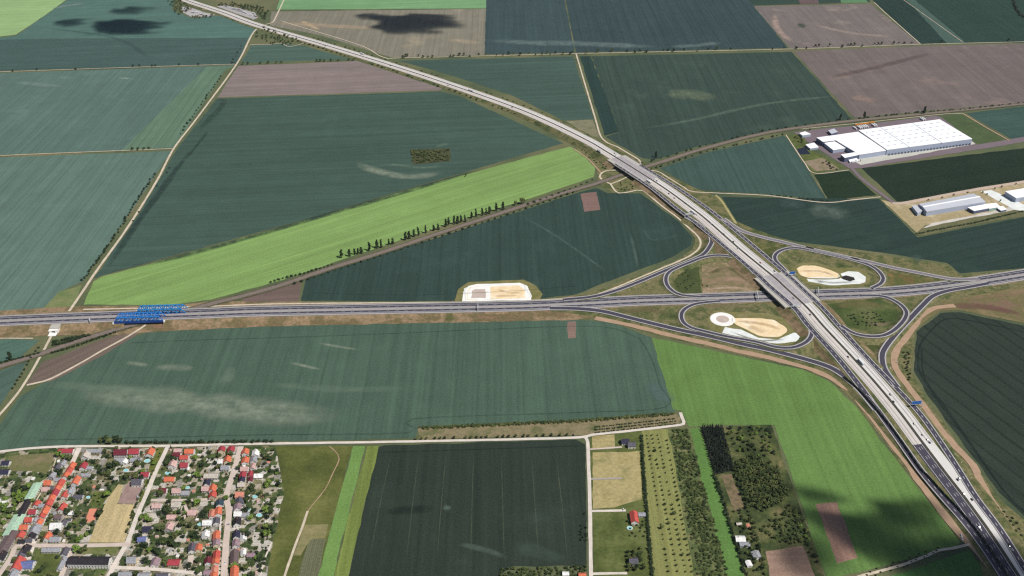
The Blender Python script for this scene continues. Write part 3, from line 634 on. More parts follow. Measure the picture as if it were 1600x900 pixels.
mb.build('guard_rail', plain_mat('light_rail', (222, 222, 218), .05, rough=.5), exp_)

# --- ramps
def ramp_road(pts, z0, z1, w0, w1=None, mat=None, slope=1.8, center=True):
    n = len(pts); zs = [z0 + (z1 - z0) * i / (n - 1) for i in range(n)]
    P_ = track(pts, zs, 8); w1 = w1 or w0
    r = link('slip_road', None, kind='structure')
    skirt('embankment', P_, (-w0 - 1.6, -w1 - 1.6), (w0 + 1.6, w1 + 1.6), M_verge, r, slope=slope)
    ribbon('shoulder', P_, (-w0 - 1.3, -w1 - 1.3), (w0 + 1.3, w1 + 1.3), M_shoulder, r, .62)
    ribbon('lane', P_, (-w0, -w1), (w0, w1), mat or M_asph, r, .68)
    for s_ in (-1, 1): ribbon('edge_line', P_, (s_ * (w0 - .4) - .25, s_ * (w1 - .4) - .25), (s_ * (w0 - .4) + .25, s_ * (w1 - .4) + .25), M_white, r, .74)
    return P_
ramp_road([(1072, 339), (1088, 348), (1100, 357), (1109, 367.5), (1112.5, 377), (1106, 390), (1097, 399), (1077.5, 408), (1040, 423), (1000, 440), (960, 455), (925, 464), (880, 468.5)], 6, 1.0, 4.2)
ramp_road([(1180, 428), (1164, 411), (1151, 403), (1124, 399), (1100, 402), (1080, 409.5), (1060, 417.5), (1046, 425), (1040.5, 434), (1042, 445), (1051, 455), (1066, 461.5), (1095, 464)], 7, .9, 3.8)
ramp_road([(1125, 471), (1105, 472.5), (1084, 476), (1069, 484), (1064.5, 493), (1067.5, 503.5), (1079.5, 512), (1105, 519), (1135, 526), (1180, 534), (1205, 541), (1219.5, 543.5), (1237.5, 543.5), (1252.5, 539), (1264, 531), (1268.5, 520.5), (1265, 511.5), (1255, 499)], .9, 7, 3.8)
PD = ramp_road([(860, 482), (900, 482.5), (940, 486.5), (980, 496), (1020, 506), (1060, 515.5), (1110, 526), (1160, 538), (1200, 546.5), (1245, 558), (1284, 569.5), (1305, 578.5), (1324.5, 592), (1344, 610), (1370, 641)], 1.0, 4, 5.4)
ramp_road([(1130, 342), (1157, 360), (1190, 370.5), (1227.5, 379.5), (1265, 389), (1310, 399), (1355, 409), (1392.5, 418), (1430, 425.5), (1465, 432.5), (1495, 437), (1530, 436)], 6, .9, 4.6, mat=M_asph2)
ramp_road([(1245, 442), (1222, 418), (1211, 406), (1212.5, 397), (1224.5, 390), (1242.5, 387.5), (1265, 391), (1310, 401), (1340, 408.5), (1359.5, 415), (1373, 424), (1380, 434.5), (1376, 443.5), (1362, 450.5)], 7, .9, 3.8)
ramp_road([(1345, 462), (1374.5, 462.5), (1392.5, 467.5), (1407.5, 476.5), (1416, 487), (1414.5, 497), (1405.5, 508.5), (1393.5, 518.5), (1380, 524.5), (1362, 526), (1342.5, 523.5), (1327.5, 518), (1314, 509)], .9, 7, 3.8)
ramp_road([(1545, 443), (1510, 449.5), (1480, 455), (1457.5, 463), (1442.5, 476.5), (1422, 498), (1402.5, 519), (1386.5, 538.5), (1379, 552), (1378.5, 564), (1381.5, 576), (1389, 588), (1402, 605)], .9, 4.3, 4.6)

# --- farm tracks, lanes and village streets
def lane(pts, half, mat, name='track', rag=.5, z=.62):
    if name in ('track', 'farm_road', 'lane') and half < 4: half *= .74
    P_ = track(pts, None, 9)
    for p_ in P_: p_.z = z + 0.02 * (hash(pts[0]) % 7)
    return ribbon(name, P_, -half, half, mat, None, 0, 'structure', rag=rag)
lane([(425, 36), (408, 41), (394, 54), (370, 100), (310, 182), (272, 232), (245, 283), (200, 355), (150, 425), (128, 458), (108, 487)], 3.2, M_dirt, 'farm_road')
lane([(86, 514), (70, 545), (35, 605), (0, 648), (-50, 705)], 2.8, M_dirt, 'farm_road')
lane([(425, 36), (432, 25), (462, -40)], 3, M_dirt)
lane([(-80, 115.5), (0, 112.5), (250, 104), (369, 100.5)], 1.8, M_dirt)
lane([(-80, 247), (0, 243.5), (130, 238), (271, 232.5)], 1.8, M_dirt)
lane([(391, 70), (425, 69.5), (440, 68), (452, 73), (475, 68)], 1.8, M_dirt)
lane([(440, 33), (452, 37), (560, 70), (600, 90), (640, 90.5), (900, 84), (1230, 77), (1440, 69.5), (1720, 63)], 2.2, M_dirt)
lane([(900, 84), (915, 135), (930, 185), (938, 212), (950, 224), (963, 229), (985, 242), (998, 250), (1001, 257), (990, 263)], 2.6, M_dirt)
lane([(1366, 4), (1385, 22), (1438, 69)], 1.8, M_dirt); lane([(1398, -10), (1504, 66)], 1.2, M_dirt)
lane([(896, 233), (917, 247), (937, 268), (940, 272)], 2.2, M_dirt2)
lane([(985, 266.5), (976, 266.5), (952, 266.5), (941, 270), (937, 277), (944, 283), (954, 288), (959, 296), (967, 302), (985, 300), (1004, 298), (1030, 319), (1060, 341.5), (1070, 351), (1089, 368), (1094.5, 379), (1091, 390), (1077, 400.5), (1055, 411), (1040, 417), (1000, 434), (950, 454.5), (915, 464.5), (860, 468.5), (740, 472.5), (450, 475), (300, 480), (130, 484)], 2.6, M_dirt)
lane([(954, 288), (970, 281.5), (990, 272)], 2.2, M_dirt)
lane([(1005, 266), (1027, 268), (1045, 278.5), (1067, 292), (1081, 299.5), (1120, 302), (1200, 306), (1285, 316.5), (1330, 313), (1376, 308)], 2.2, M_dirt)
lane([(1118, 305), (1128, 315), (1150, 350)], 3.2, ground_mat('mown_track', [(178, 168, 118), (160, 156, 104)], .05))
lane([(1228, 211), (1256, 253), (1274, 271), (1326, 266)], 1.6, M_dirt)
lane([(1505, 178), (1540, 199), (1577, 220)], 2.6, M_dirt2)
lane([(1330, 262), (1348, 281), (1392, 314), (1402, 318)], 4.2, M_yard, 'access_road', 0)
lane([(1395, 317), (1410, 318), (1490, 303), (1540, 294), (1600, 284.5), (1720, 265)], 5.5, plain_mat('site_road', (196, 176, 158), .08, .1), 'access_road')
lane([(1240, 203), (1340, 193), (1470, 179), (1505, 177.5)], 1.6, M_dirt)
lane([(42, 602), (60, 598), (80, 592), (120, 571), (160, 548), (200, 526), (228, 508)], 2.8, M_dirt)
lane([(-80, 531), (0, 529), (52, 529)], 1.6, M_dirt)
P_brown = [(1492, 478), (1460, 482), (1438, 496), (1422, 520), (1403, 544), (1396.5, 564), (1404, 583), (1420, 606), (1445, 637), (1475, 678), (1520, 727), (1527, 742), (1544, 775), (1578, 825), (1597, 850), (1640, 905)]
lane(P_brown, 5.0, M_dirt2, 'dirt_road', 1.5)
lane([(930, 497), (1000, 512), (1050, 525), (1110, 538), (1150, 548), (1200, 559), (1260, 574.5), (1297, 591), (1335, 614), (1342, 627), (1370, 660), (1403, 705), (1424, 732), (1434, 749), (1471, 799), (1499.5, 832.5), (1517, 852), (1530, 865), (1556, 895), (1600, 960)], 5.5, M_dirt2, 'dirt_road', 2.0)
lane([(1340, 902), (1400, 886), (1450, 868), (1465, 861), (1490, 857), (1515, 851)], 2.6, M_dirt)
lane([(-80, 714), (0, 706), (90, 698.5), (260, 697), (400, 694), (600, 691), (800, 687), (905, 684), (925, 680), (1000, 672), (1050, 666), (1068, 663), (1066, 654), (1063, 645)], 3.2, M_lanew, 'lane')
lane([(912, 684), (918, 690), (920, 740), (922, 800), (923, 870), (925, 990)], 3.2, M_lanew, 'lane')
lane([(922, 702.5), (945, 701), (972, 699)], 2.0, M_lane); lane([(922, 749), (972, 747.5)], 2.2, plain_mat('grey_path', (168, 160, 152), .1), 'track', .2); lane([(922, 799), (978, 798)], 2.6, M_lanew); lane([(924, 897), (980, 896)], 2.6, M_lanew)
lane([(481, 799), (472, 825), (458, 862), (440, 915)], 2.0, M_dirt); lane([(481, 799), (492, 785), (508, 765), (520, 740), (530, 718), (524, 706), (515, 698)], .9, M_dirt2)
lane([(1115, 880), (1100, 860)], .01, M_dirt)
# village
lane([(124, 700), (108, 735), (95, 760), (75, 795), (56, 840), (50, 856), (44, 875)], 3.4, M_lanew, 'street')
lane([(-30, 935), (0, 897), (19, 868), (27, 852), (60, 853), (120, 853), (160, 852.5), (204, 851)], 3.2, M_lane, 'street')
lane([(114, 857), (105, 878), (92, 910), (70, 960)], 3.0, M_lane, 'street')
lane([(262, 699), (250, 724), (240, 745), (228, 775), (218, 798), (209, 822), (200, 846), (182, 878), (168, 905), (145, 960)], 3.0, M_lanew, 'street')
lane([(377, 698), (370, 720), (363, 745), (354, 775), (358, 800), (355, 830), (352, 870), (350, 905), (346, 980)], 3.8, M_lane, 'street')
lane([(346, 788), (344, 830), (341, 905), (338, 970)], 1.4, M_lanew, 'street')
lane([(236, 782), (290, 782), (338, 780.5)], 2.4, M_lane, 'street'); lane([(260, 719.5), (315, 718.5)], 1.8, M_lane, 'street')
lane([(181, 887), (240, 890), (296, 895), (340, 900)], 2.6, M_lanew, 'street'); lane([(299, 868), (297, 880), (291, 896)], 3.4, M_lane, 'street')
lane([(92, 702), (82, 735), (70, 760), (50, 795), (30, 840)], 1.2, M_dirt); lane([(425, 847), (412, 880), (402, 930)], 1.2, M_lanew); lane([(282, 818), (292, 800), (288, 787)], 2.2, M_lane, 'street')

# --- railway
M_ball = plain_mat('ballast', (134, 120, 112), .16, .2)
M_steel = plain_mat('rail_steel', (120, 112, 108), .1, rough=.4, spec=.5)
for T in ([(995, 266), (965, 275), (930, 287), (870, 304.5), (800, 327), (690, 363), (600, 393), (510, 421), (440, 445), (380, 462), (320, 477), (280, 488), (235, 500), (180, 515), (120, 533), (80, 547), (40, 560), (0, 572), (-90, 600)], [(985, 267), (1030, 254), (1100, 232), (1200, 207), (1320, 190), (1420, 180), (1600, 162), (1720, 150)]):
    P_ = track(T, lambda x, y: 1.0, 10)
    rw = link('railway', None, kind='structure')
    ribbon('verge', P_, -8.5, 8.5, ground_mat('rail_verge', [(66, 72, 48), (100, 98, 74), (84, 84, 60)], .05, .5), rw, -.2, rag=2)
    ribbon('ballast_bed', P_, -4.6, 4.6, M_ball, rw, 0, rag=.4)
    for off in (-2.75, -1.3, 1.3, 2.75):
        ribbon('rail', P_, off - .09, off + .09, M_steel, rw, .16)
# ================================================================== BUILDINGS
ROOF = {k: plain_mat('roof_' + k, tuple(v * .88 + sum(c) / 3 * .12 for v in c), .3, .45, rough=.8) for k, c in dict(orange=(222, 112, 78), red=(204, 84, 72), crimson=(176, 62, 72), maroon=(118, 42, 54), pink=(206, 168, 160), salmon=(214, 136, 112), grey=(156, 158, 164), slate=(92, 90, 100), navy=(52, 52, 76), black=(50, 46, 52), blue=(104, 116, 168), beige=(196, 186, 172), white=(236, 234, 230), mauve=(156, 128, 136), mint=(172, 206, 176), brown=(110, 92, 92), teal=(52, 76, 88)).items()}
WALL = {k: plain_mat('wall_' + k, c, .06, .3) for k, c in dict(white=(240, 236, 230), cream=(236, 220, 186), grey=(196, 192, 188), brick=(176, 132, 116), tan=(214, 190, 164)).items()}
M_glass = plain_mat('window_glass', (46, 52, 62), .2, .5, rough=.15, spec=.6)
M_door = plain_mat('door_wood', (104, 72, 52), .1)
M_chim = plain_mat('chimney_brick', (168, 110, 92), .1)
WIN = mesh('window', box_v(-.6, .6, -.05, .05, 0, 1.4), BOXF); WIN.materials.append(M_glass)
DOOR = mesh('door', box_v(-.55, .55, -.06, .06, 0, 2.1), BOXF); DOOR.materials.append(M_door)
FOOT = []                       # footprints, so that garden trees keep clear of the houses
def openings(root, L, W, h, rz, wins=True):
    base = Matrix.Rotation(rz, 3, 'Z')
    for ax, ay, nx, ny, ln in ((0, -W / 2, 0, -1, L), (L / 2, 0, 1, 0, W), (0, W / 2, 0, 1, L), (-L / 2, 0, -1, 0, W)):
        nrm = base @ Vector((nx, ny, 0))
        if nrm.y > .25: continue                 # garden side away from the air photograph
        n = max(1, int(ln / 3.4))
        for fl in range(max(1, int(h / 2.7))):
            for k in range(n):
                s = (k + .5) / n * ln - ln / 2
                if fl == 0 and k == n // 2 and ny == -1:
                    o = link('door', DOOR, None, root); z = .05
                else: o = link('window', WIN, None, root); z = .9 + 2.7 * fl
                o.location = (ax + (s if ny else 0) + nx * .03, ay + (s if nx else 0) + ny * .03, z); o.rotation_euler = (0, 0, 0 if ny else math.pi / 2)
def house(px, py, L, W, rz, roof, wall, h=4.2, pitch=38, label=None, name='house', cat='house', chim=True, group=None, flat=False):
    rise = 0 if flat else W / 2 * math.tan(math.radians(pitch))
    c = gp(px, py, h + rise * .45); c.z = .05
    FOOT.append((c.x, c.y, max(L, W) / 2 + 1.5))
    r = empty(name, c, rz, label, cat, group)
    x, y = L / 2, W / 2
    if flat:
        MB().box(-x, x, -y, y, 0, h).build('wall', WALL[wall], r)
        MB().box(-x - .3, x + .3, -y - .3, y + .3, h, h + .35).build('roof', ROOF[roof], r)
    else:
        v = [(-x, -y, 0), (x, -y, 0), (x, y, 0), (-x, y, 0), (-x, -y, h), (x, -y, h), (x, y, h), (-x, y, h), (-x, 0, h + rise), (x, 0, h + rise)]
        link('wall', mesh('wall', v, [(0, 1, 5, 4), (2, 3, 7, 6), (1, 2, 6, 9, 5), (3, 0, 4, 8, 7)]), WALL[wall], r)
        ov = .55; e = rise / y; mb = MB()
        for s in (-1, 1):
            lo = h - ov * e
            v = [(-x - ov, s * (y + ov), lo), (x + ov, s * (y + ov), lo), (x + ov, 0, h + rise), (-x - ov, 0, h + rise)]
            v += [(a, b_, z + .3) for a, b_, z in v]
            mb.add(v, BOXF)
        ro = mb.build('roof', ROOF[roof], r)
        if chim:
            MB().box(-x * .45 - .4, -x * .45 + .4, .3, 1.1, h + rise - 1.2, h + rise + 1.1).build('chimney', M_chim, ro)
    openings(r, L, W, h, rz)
    return r
D1 = gdir((108, 735), (75, 795)); D2 = gdir((250, 724), (218, 798)); D3 = gdir((372, 720), (356, 800)); D4 = gdir((355, 830), (350, 900)); DE = gdir((100, 698), (300, 697))
NAMEC = dict(white='white', cream='cream', grey='grey', brick='brick', tan='tan')
HREF = []                       # (position, short reference) of every village house, for the garden trees beside them
def row(area, rows):
    """houses of one street row, in order from the field road"""
    for i, (px, py, L, W, rz, roof, wall, h) in enumerate(sorted(rows, key=lambda q: q[1])):
        r = house(px, py, L, W, rz, roof, wall, h, rnd.uniform(33, 42), '%s-roofed %s house, %s from the field road %s' % (roof, NAMEC[wall], ordn(i), area), group='village houses')
        HREF.append((r.location.copy(), '%s-roofed house, %s %s' % (roof, ordn(i), area)))
row('in the red terrace', [
    (112, 727, 10, 9, D1, 'orange', 'white', 5), (108, 733.5, 10, 9, D1, 'red', 'white', 5), (103.5, 740.5, 11, 9, D1, 'orange', 'white', 5), (94, 754, 11, 9, D1, 'red', 'cream', 5), (90, 761, 11, 9, D1, 'orange', 'white', 5), (85.5, 769, 9.5, 9, D1, 'crimson', 'white', 5), (80.5, 777, 11, 9, D1, 'orange', 'white', 5), (76, 785, 10, 9, D1, 'red', 'tan', 5), (70, 797, 12, 9, D1, 'orange', 'white', 5), (66, 804, 9, 8, D1, 'red', 'white', 4.5), (61, 815, 9, 8, D1, 'orange', 'white', 5), (54, 826, 14, 12, D1, 'grey', 'grey', 4.5), (50, 835, 10, 9, D1, 'black', 'grey', 4)])
row('behind the red terrace', [
    (98, 723, 9, 7, D1, 'grey', 'white', 3.5), (90, 728, 10, 7, D1, 'slate', 'grey', 3.2), (81, 742, 9, 8, D1, 'grey', 'grey', 3.5), (91, 748, 11, 6, DE, 'grey', 'white', 3.4), (75, 752.5, 9, 9, DE, 'orange', 'cream', 4.5), (72, 763, 10, 8, DE, 'pink', 'grey', 3.2), (80, 761, 8, 6, DE, 'slate', 'white', 3), (57, 786, 8, 8, D1, 'red', 'white', 4.5), (66, 789, 9, 6, DE, 'grey', 'white', 3.2), (51, 798, 9, 8, DE, 'crimson', 'white', 4), (45, 810.5, 9, 8, DE, 'red', 'white', 4.5), (56, 811, 9, 7, D1, 'grey', 'white', 3), (38, 822, 10, 9, DE, 'orange', 'white', 4.5), (32, 835, 9, 9, D1, 'red', 'tan', 4.5), (34, 845, 9, 6, DE, 'black', 'white', 3.2), (45, 843, 9, 6, DE, 'slate', 'white', 3.2)])
row('opposite the red terrace', [
    (133, 710, 10, 10, D1, 'beige', 'white', 5), (130, 727, 10, 9, D1, 'crimson', 'white', 5), (140, 730, 8, 6, DE, 'grey', 'white', 3), (118, 750, 13, 9, D1, 'orange', 'white', 5), (134, 741, 10, 6, DE, 'grey', 'white', 3), (110, 766, 11, 8, D1, 'grey', 'white', 5), (101, 772, 10, 8, D1, 'red', 'white', 4.5), (122, 775, 12, 7, DE, 'slate', 'white', 3.5), (97, 792, 11, 9, D1, 'red', 'white', 4.5), (115, 800, 12, 7, DE, 'white', 'white', 3), (91, 806, 9, 7, DE, 'brown', 'grey', 4), (88, 820, 14, 12, DE, 'white', 'white', 4.5), (99, 816, 8, 7, D1, 'slate', 'white', 4), (74, 837, 10, 9, D1, 'orange', 'white', 4.5), (86, 841, 12, 8, DE, 'grey', 'white', 3.2)])
row('above the hay plot', [
    (103, 703, 20, 8, DE, 'crimson', 'white', 4.5), (150, 703, 26, 7, DE, 'grey', 'grey', 3), (189, 704.5, 18, 11, DE, 'maroon', 'white', 5.5), (210, 703.5, 14, 11, DE, 'crimson', 'white', 5.5), (234, 705.5, 12, 10, D2, 'orange', 'white', 5), (186, 717, 11, 8, DE, 'grey', 'white', 3), (194, 720, 8, 8, D2, 'white', 'white', 3), (212, 717, 14, 8, DE, 'grey', 'white', 3.2), (227, 740, 10, 9, DE, 'crimson', 'white', 5), (214, 751, 13, 11, DE, 'slate', 'white', 5)])
row('between middle and wide streets', [
    (278, 702.5, 10, 7, DE, 'pink', 'grey', 4), (276, 709, 10, 8, DE, 'maroon', 'white', 4.5), (296, 703.5, 12, 9, DE, 'orange', 'white', 4.5), (288, 713, 11, 8, DE, 'red', 'white', 4.5), (269, 724, 10, 10, D2, 'pink', 'white', 5), (288, 725, 10, 9, DE, 'crimson', 'white', 5), (265, 747, 13, 8, DE, 'orange', 'cream', 4), (254, 765, 10, 9, DE, 'maroon', 'white', 5), (276, 765, 11, 9, DE, 'pink', 'white', 5), (290, 769, 9, 8, DE, 'grey', 'grey', 3.2), (346, 701, 8, 9, D3, 'crimson', 'cream', 5), (361, 701, 9, 9, D3, 'crimson', 'white', 5), (355, 717, 10, 9, D3, 'orange', 'cream', 5), (343, 719.5, 9, 8, DE, 'white', 'white', 3.5), (352, 729, 11, 8, DE, 'grey', 'white', 4), (330, 742, 18, 9, DE, 'beige', 'grey', 4), (323, 753, 9, 8, D3, 'navy', 'white', 4.5), (332, 762, 10, 9, D3, 'orange', 'white', 5), (332, 772, 9, 9, D3, 'red', 'tan', 5), (321, 762, 9, 8, DE, 'pink', 'white', 4), (343, 785, 9, 9, D4, 'teal', 'white', 5), (245, 788.5, 11, 9, DE, 'pink', 'white', 4.5), (237, 804, 10, 10, DE, 'beige', 'white', 4.5), (230, 825, 11, 9, DE, 'navy', 'grey', 4), (222, 841, 10, 8, DE, 'blue', 'white', 4.5), (275, 786.5, 10, 10, DE, 'beige', 'white', 4), (301, 799, 11, 10, DE, 'pink', 'cream', 4.5), (268, 806.5, 11, 8, DE, 'pink', 'tan', 4), (264, 822, 11, 10, D2, 'pink', 'grey', 3.5), (341, 798, 12, 8, D4, 'orange', 'white', 5), (331, 802, 12, 7, D4, 'salmon', 'white', 4), (324, 815, 11, 9, DE, 'white', 'white', 4), (338, 813, 9, 8, D4, 'slate', 'white', 4), (338, 836, 13, 8, D4, 'orange', 'white', 5), (321, 834, 9, 9, D4, 'white', 'white', 4), (338, 847, 9, 8, D4, 'mauve', 'cream', 4.5), (338, 866, 11, 8, D4, 'red', 'white', 5), (337, 876, 9, 8, D4, 'orange', 'white', 5), (335, 889, 10, 8, D4, 'salmon', 'cream', 4.5), (334, 898, 10, 8, D4, 'orange', 'white', 4.5), (325, 875, 9, 8, D4, 'maroon', 'white', 4), (325, 893, 9, 7, DE, 'mauve', 'white', 3.5), (300, 855, 12, 9, D4, 'slate', 'white', 4), (310, 855, 9, 8, D4, 'orange', 'cream', 4), (206, 873, 11, 10, DE, 'grey', 'cream', 4.5), (242, 877, 11, 9, D2, 'mauve', 'white', 4), (272, 877, 14, 9, DE, 'crimson', 'tan', 4.5), (196, 896, 15, 9, DE, 'grey', 'white', 4), (225, 898, 14, 9, DE, 'grey', 'cream', 4), (254, 898, 14, 9, DE, 'slate', 'white', 4)])
row('beyond the wide street', [
    (383, 705, 9, 9, D3, 'orange', 'white', 4.5), (399, 707, 10, 9, D3, 'white', 'white', 4), (383, 718.5, 10, 9, D3, 'orange', 'white', 4.5), (396, 717, 9, 8, D3, 'grey', 'white', 3.5), (382, 731, 10, 8, DE, 'pink', 'white', 4), (395, 728, 10, 6, D3, 'pink', 'white', 3.5), (379, 741, 9, 8, D3, 'crimson', 'white', 5), (391, 740, 9, 6, D3, 'crimson', 'white', 4), (404, 742, 11, 8, DE, 'white', 'white', 3.2), (378, 748, 9, 7, D3, 'navy', 'white', 5), (391, 748, 8, 6, D3, 'maroon', 'white', 4), (377, 756, 9, 7, DE, 'beige', 'cream', 4), (375, 771, 11, 10, DE, 'salmon', 'white', 4.5), (374, 782, 10, 10, D4, 'slate', 'grey', 4.5), (371, 791, 9, 9, D4, 'mauve', 'white', 4), (372, 801, 9, 9, DE, 'white', 'white', 4), (383, 803, 9, 7, DE, 'grey', 'white', 3), (370, 814, 11, 9, D4, 'black', 'white', 4.5), (369, 834, 11, 8, D4, 'navy', 'white', 4.5), (380, 838, 10, 7, D4, 'white', 'white', 3.2), (368, 848, 10, 8, D4, 'mauve', 'white', 4.5), (366, 869, 20, 9, D4, 'brown', 'tan', 4), (380, 862, 9, 6, D4, 'white', 'white', 3), (366, 893, 16, 9, D4, 'orange', 'white', 5), (392, 866, 9, 6, DE, 'mauve', 'grey', 3)])
row('in the farmyard corner', [
    (39, 858, 13, 11, D1, 'black', 'white', 4.5), (33, 866, 11, 9, D1, 'slate', 'grey', 4.5), (27, 880, 18, 13, D1, 'red', 'white', 5.5), (43, 880, 14, 12, DE, 'blue', 'white', 4.5), (20, 896, 13, 10, D1, 'grey', 'white', 4.5), (80, 858, 22, 7, DE, 'grey', 'white', 3), (101, 861, 11, 8, D2, 'slate', 'white', 3.4), (96, 880, 20, 6, D2, 'grey', 'white', 3), (2, 868, 13, 9, D1, 'black', 'white', 4)])
house(52, 767, 30, 11, D1, 'mint', 'white', 4, 10, 'long hall with pale mint roof behind the red terrace', 'farm_hall', 'hall', False)
house(37, 794, 30, 9, D1, 'black', 'cream', 4, 18, 'long dark-roofed shed between the two mint-roofed halls', 'farm_hall', 'hall', False)
house(22, 820, 36, 14, D1, 'mint', 'white', 4, 9, 'broad mint-roofed hall below the dark-roofed shed', 'farm_hall', 'hall', False)
house(10, 848, 40, 13, D1, 'brown', 'grey', 4, 14, 'long brown-roofed barn at the picture edge beside the crossroads', 'farm_hall', 'hall', False)
house(9, 722, 10, 8, DE, 'navy', 'white', 4, 30, 'dark-roofed house beside the brown paddock, upper of two', 'house', 'house', True); house(7, 736, 12, 9, DE, 'navy', 'white', 4, 30, 'dark-roofed house beside the brown paddock, lower of two', 'house', 'house', True)
house(3, 784, 12, 10, DE, 'white', 'white', 3.5, 15, 'white-roofed shed among bright trees beside the paddock', 'shed', 'shed', False)
house(139, 874, 50, 12, DE + math.radians(-1), 'black', 'white', 8, 32, 'long white apartment block with black roof near the crossroads', 'apartment_block', 'building', True)
# single houses on the lane parcels
house(991, 807, 18, 9, gdir((989, 800), (992, 818)), 'red', 'white', 5, 36, 'red-roofed house at the end of the white drive', 'house', 'house')
house(1003, 803, 8, 6, DE, 'grey', 'grey', 3, 25, 'grey garage behind the red-roofed house by the orchard', 'garage', 'garage', False)
house(977, 688, 10, 9, DE, 'navy', 'white', 4, 35, 'dark-roofed house beside the small dry parcel', 'house', 'house'); house(987, 693, 10, 9, DE, 'slate', 'white', 4.5, 30, 'slate-roofed white house beside the orchard top', 'house', 'house')
house(990, 875, 10, 10, DE, 'slate', 'white', 4.5, 30, 'slate-roofed house hidden in trees below the green parcel', 'house', 'house')
house(1157, 841, 11, 9, DE, 'white', 'white', 4, 22, 'white-roofed summer house in the wooded garden strip', 'house', 'house'); house(1164, 850, 12, 6, DE, 'grey', 'white', 3, 15, 'long grey garden shed below the white summer house', 'shed', 'shed', False); house(1182, 866, 10, 9, D4, 'grey', 'white', 3.5, 20, 'grey-roofed garden house beside the dark hedge', 'house', 'house'); house(1170, 880, 8, 6, D4, 'white', 'white', 3, 15, 'small white shed lowest in the garden strip', 'shed', 'shed', False); house(1155, 818, 6, 4, DE, 'beige', 'tan', 2.6, 15, 'beige hut topmost in the garden strip', 'shed', 'shed', False); house(1169, 821, 5, 4, D4, 'salmon', 'tan', 2.6, 15, 'salmon-roofed hut in the garden strip', 'shed', 'shed', False)
house(884, 896, 7, 5, DE, 'white', 'white', 3, 15, 'tiny white hut below the dark field', 'shed', 'shed', False); house(910, 898, 8, 7, DE, 'orange', 'tan', 3.5, 30, 'small orange-roofed hut at the foot of the lane', 'shed', 'shed', False)
# pools and greenhouses glint turquoise in the gardens
M_pool = plain_mat('pool_water', (150, 214, 216), .05, .5, rough=.2, spec=.5)
M_pvc = plain_mat('pool_rim', (232, 236, 236), .05)
for i, (px, py, r_, where) in enumerate([(197, 735, 3.6, 'above the hay plot'), (230, 720, 4.2, 'below the orange house by the street green'), (138, 777, 2.8, 'beside the garden meadow'), (398, 776, 3.6, 'behind the salmon-roofed house'), (388, 796, 3, 'beside the wide street gardens'), (405, 805, 3.8, 'in the gardens by the meadow'), (262, 739, 3.6, 'above the orange house by the middle street'), (984, 825, 3.6, 'at the gable of the red-roofed house'), (293, 762, 3, 'beside the grey garage roof'), (312, 819, 3, 'behind the white houses of the wide street')]):
    c = gp(px, py, 1); n = 20; mb = MB(); v = []; f = []; mi = []
    for q, z in ((1, 0), (1.04, 1.15), (.92, 1.15), (.9, 1.0), (0, .98)):
        for k in range(n): a = 2 * math.pi * k / n; v.append((r_ * q * math.cos(a), r_ * q * .85 * math.sin(a), z))
    for j in range(4):
        for k in range(n): f.append((j * n + k, j * n + (k + 1) % n, (j + 1) * n + (k + 1) % n, (j + 1) * n + k)); mi.append(1 if j == 3 else 0)
    o = link('garden_pool', mesh('garden_pool', v, f, mi), [M_pvc, M_pool], None, None, 'round turquoise garden pool ' + where, 'pool'); o.location = (c.x, c.y, .1)
    FOOT.append((c.x, c.y, r_))

# --- warehouses: flat blocks traced by their eaves
M_whs = plain_mat('white_membrane', (250, 250, 250), .03, .02, tone=1.15)
M_wpan = plain_mat('sheet_panel', (176, 186, 206), .06, .1)
M_wpand = plain_mat('dark_panel', (92, 102, 128), .06, .1)
M_grit = plain_mat('standing_seam_roof', (196, 200, 208), .04, .05)
M_teal = plain_mat('green_glass', (150, 186, 182), .08, .3, rough=.3, spec=.5)
def block(root, pts, h, wallm, roofm, z0=0.0, par=.5, name='wall'):
    P_ = [gp(x, y, h) for x, y in pts]; n = len(P_)
    v = [(p.x, p.y, z0) for p in P_] + [(p.x, p.y, h) for p in P_]
    o = link(name, mesh(name, v, [(i, (i + 1) % n, n + (i + 1) % n, n + i) for i in range(n)]), wallm, root)
    c = sum(P_, Vector()) / n
    v = []
    for p in P_:
        d = (p - c).normalized(); v.append((p.x + d.x * .4, p.y + d.y * .4, h - .5))
    v += [(x, y, h + .25) for x, y, z in v]
    f = [tuple(range(n, 2 * n))] + [(i, (i + 1) % n, n + (i + 1) % n, n + i) for i in range(n)] + [tuple(range(n - 1, -1, -1))]
    return o, link('roof', mesh('roof', v, f), roofm, root)
wh = empty('warehouse', (0, 0, 0), 0, 'huge white flat-roofed logistics warehouse beside the far railway', 'warehouse')
_, rf = block(wh, [(1342, 203.5), (1468, 186.5), (1519, 217), (1386, 234)], 13, M_wpan, M_whs)
for (x0, y0), (x1, y1) in (((1376, 199.3), (1421, 229.6)), ((1426, 192.6), (1472, 223.3))):
    a_ = gp(x0, y0, 13.3); b_ = gp(x1, y1, 13.3); MB().bar(a_, b_, 1.6, .5).build('roof_joint', M_wpan, rf)
pa, pb, pd_ = gp(1344, 204.5, 13.4), gp(1466, 188, 13.4), gp(1388, 233, 13.4)
for i in range(12):
    for j in range(5):
        q = pa + (pb - pa) * ((i + .6) / 12.2) + (pd_ - pa) * ((j + .6) / 5.4)
        o = MB().box(-3.2, 3.2, -1.0, 1.0, -.2, .5).build('rooflight', M_wpan if (i * 7 + j) % 5 else M_teal, rf); o.location = q; o.rotation_euler = (0, 0, gdir((1344, 204.5), (1466, 188)))
block(wh, [(1306, 219), (1316, 209.5), (1341, 206), (1385, 235), (1343, 241.5)], 11, M_wpan, M_whs)
block(wh, [(1276, 215), (1315, 209.7), (1305.5, 219), (1286, 221.5)], 11, M_wpand, M_whs)
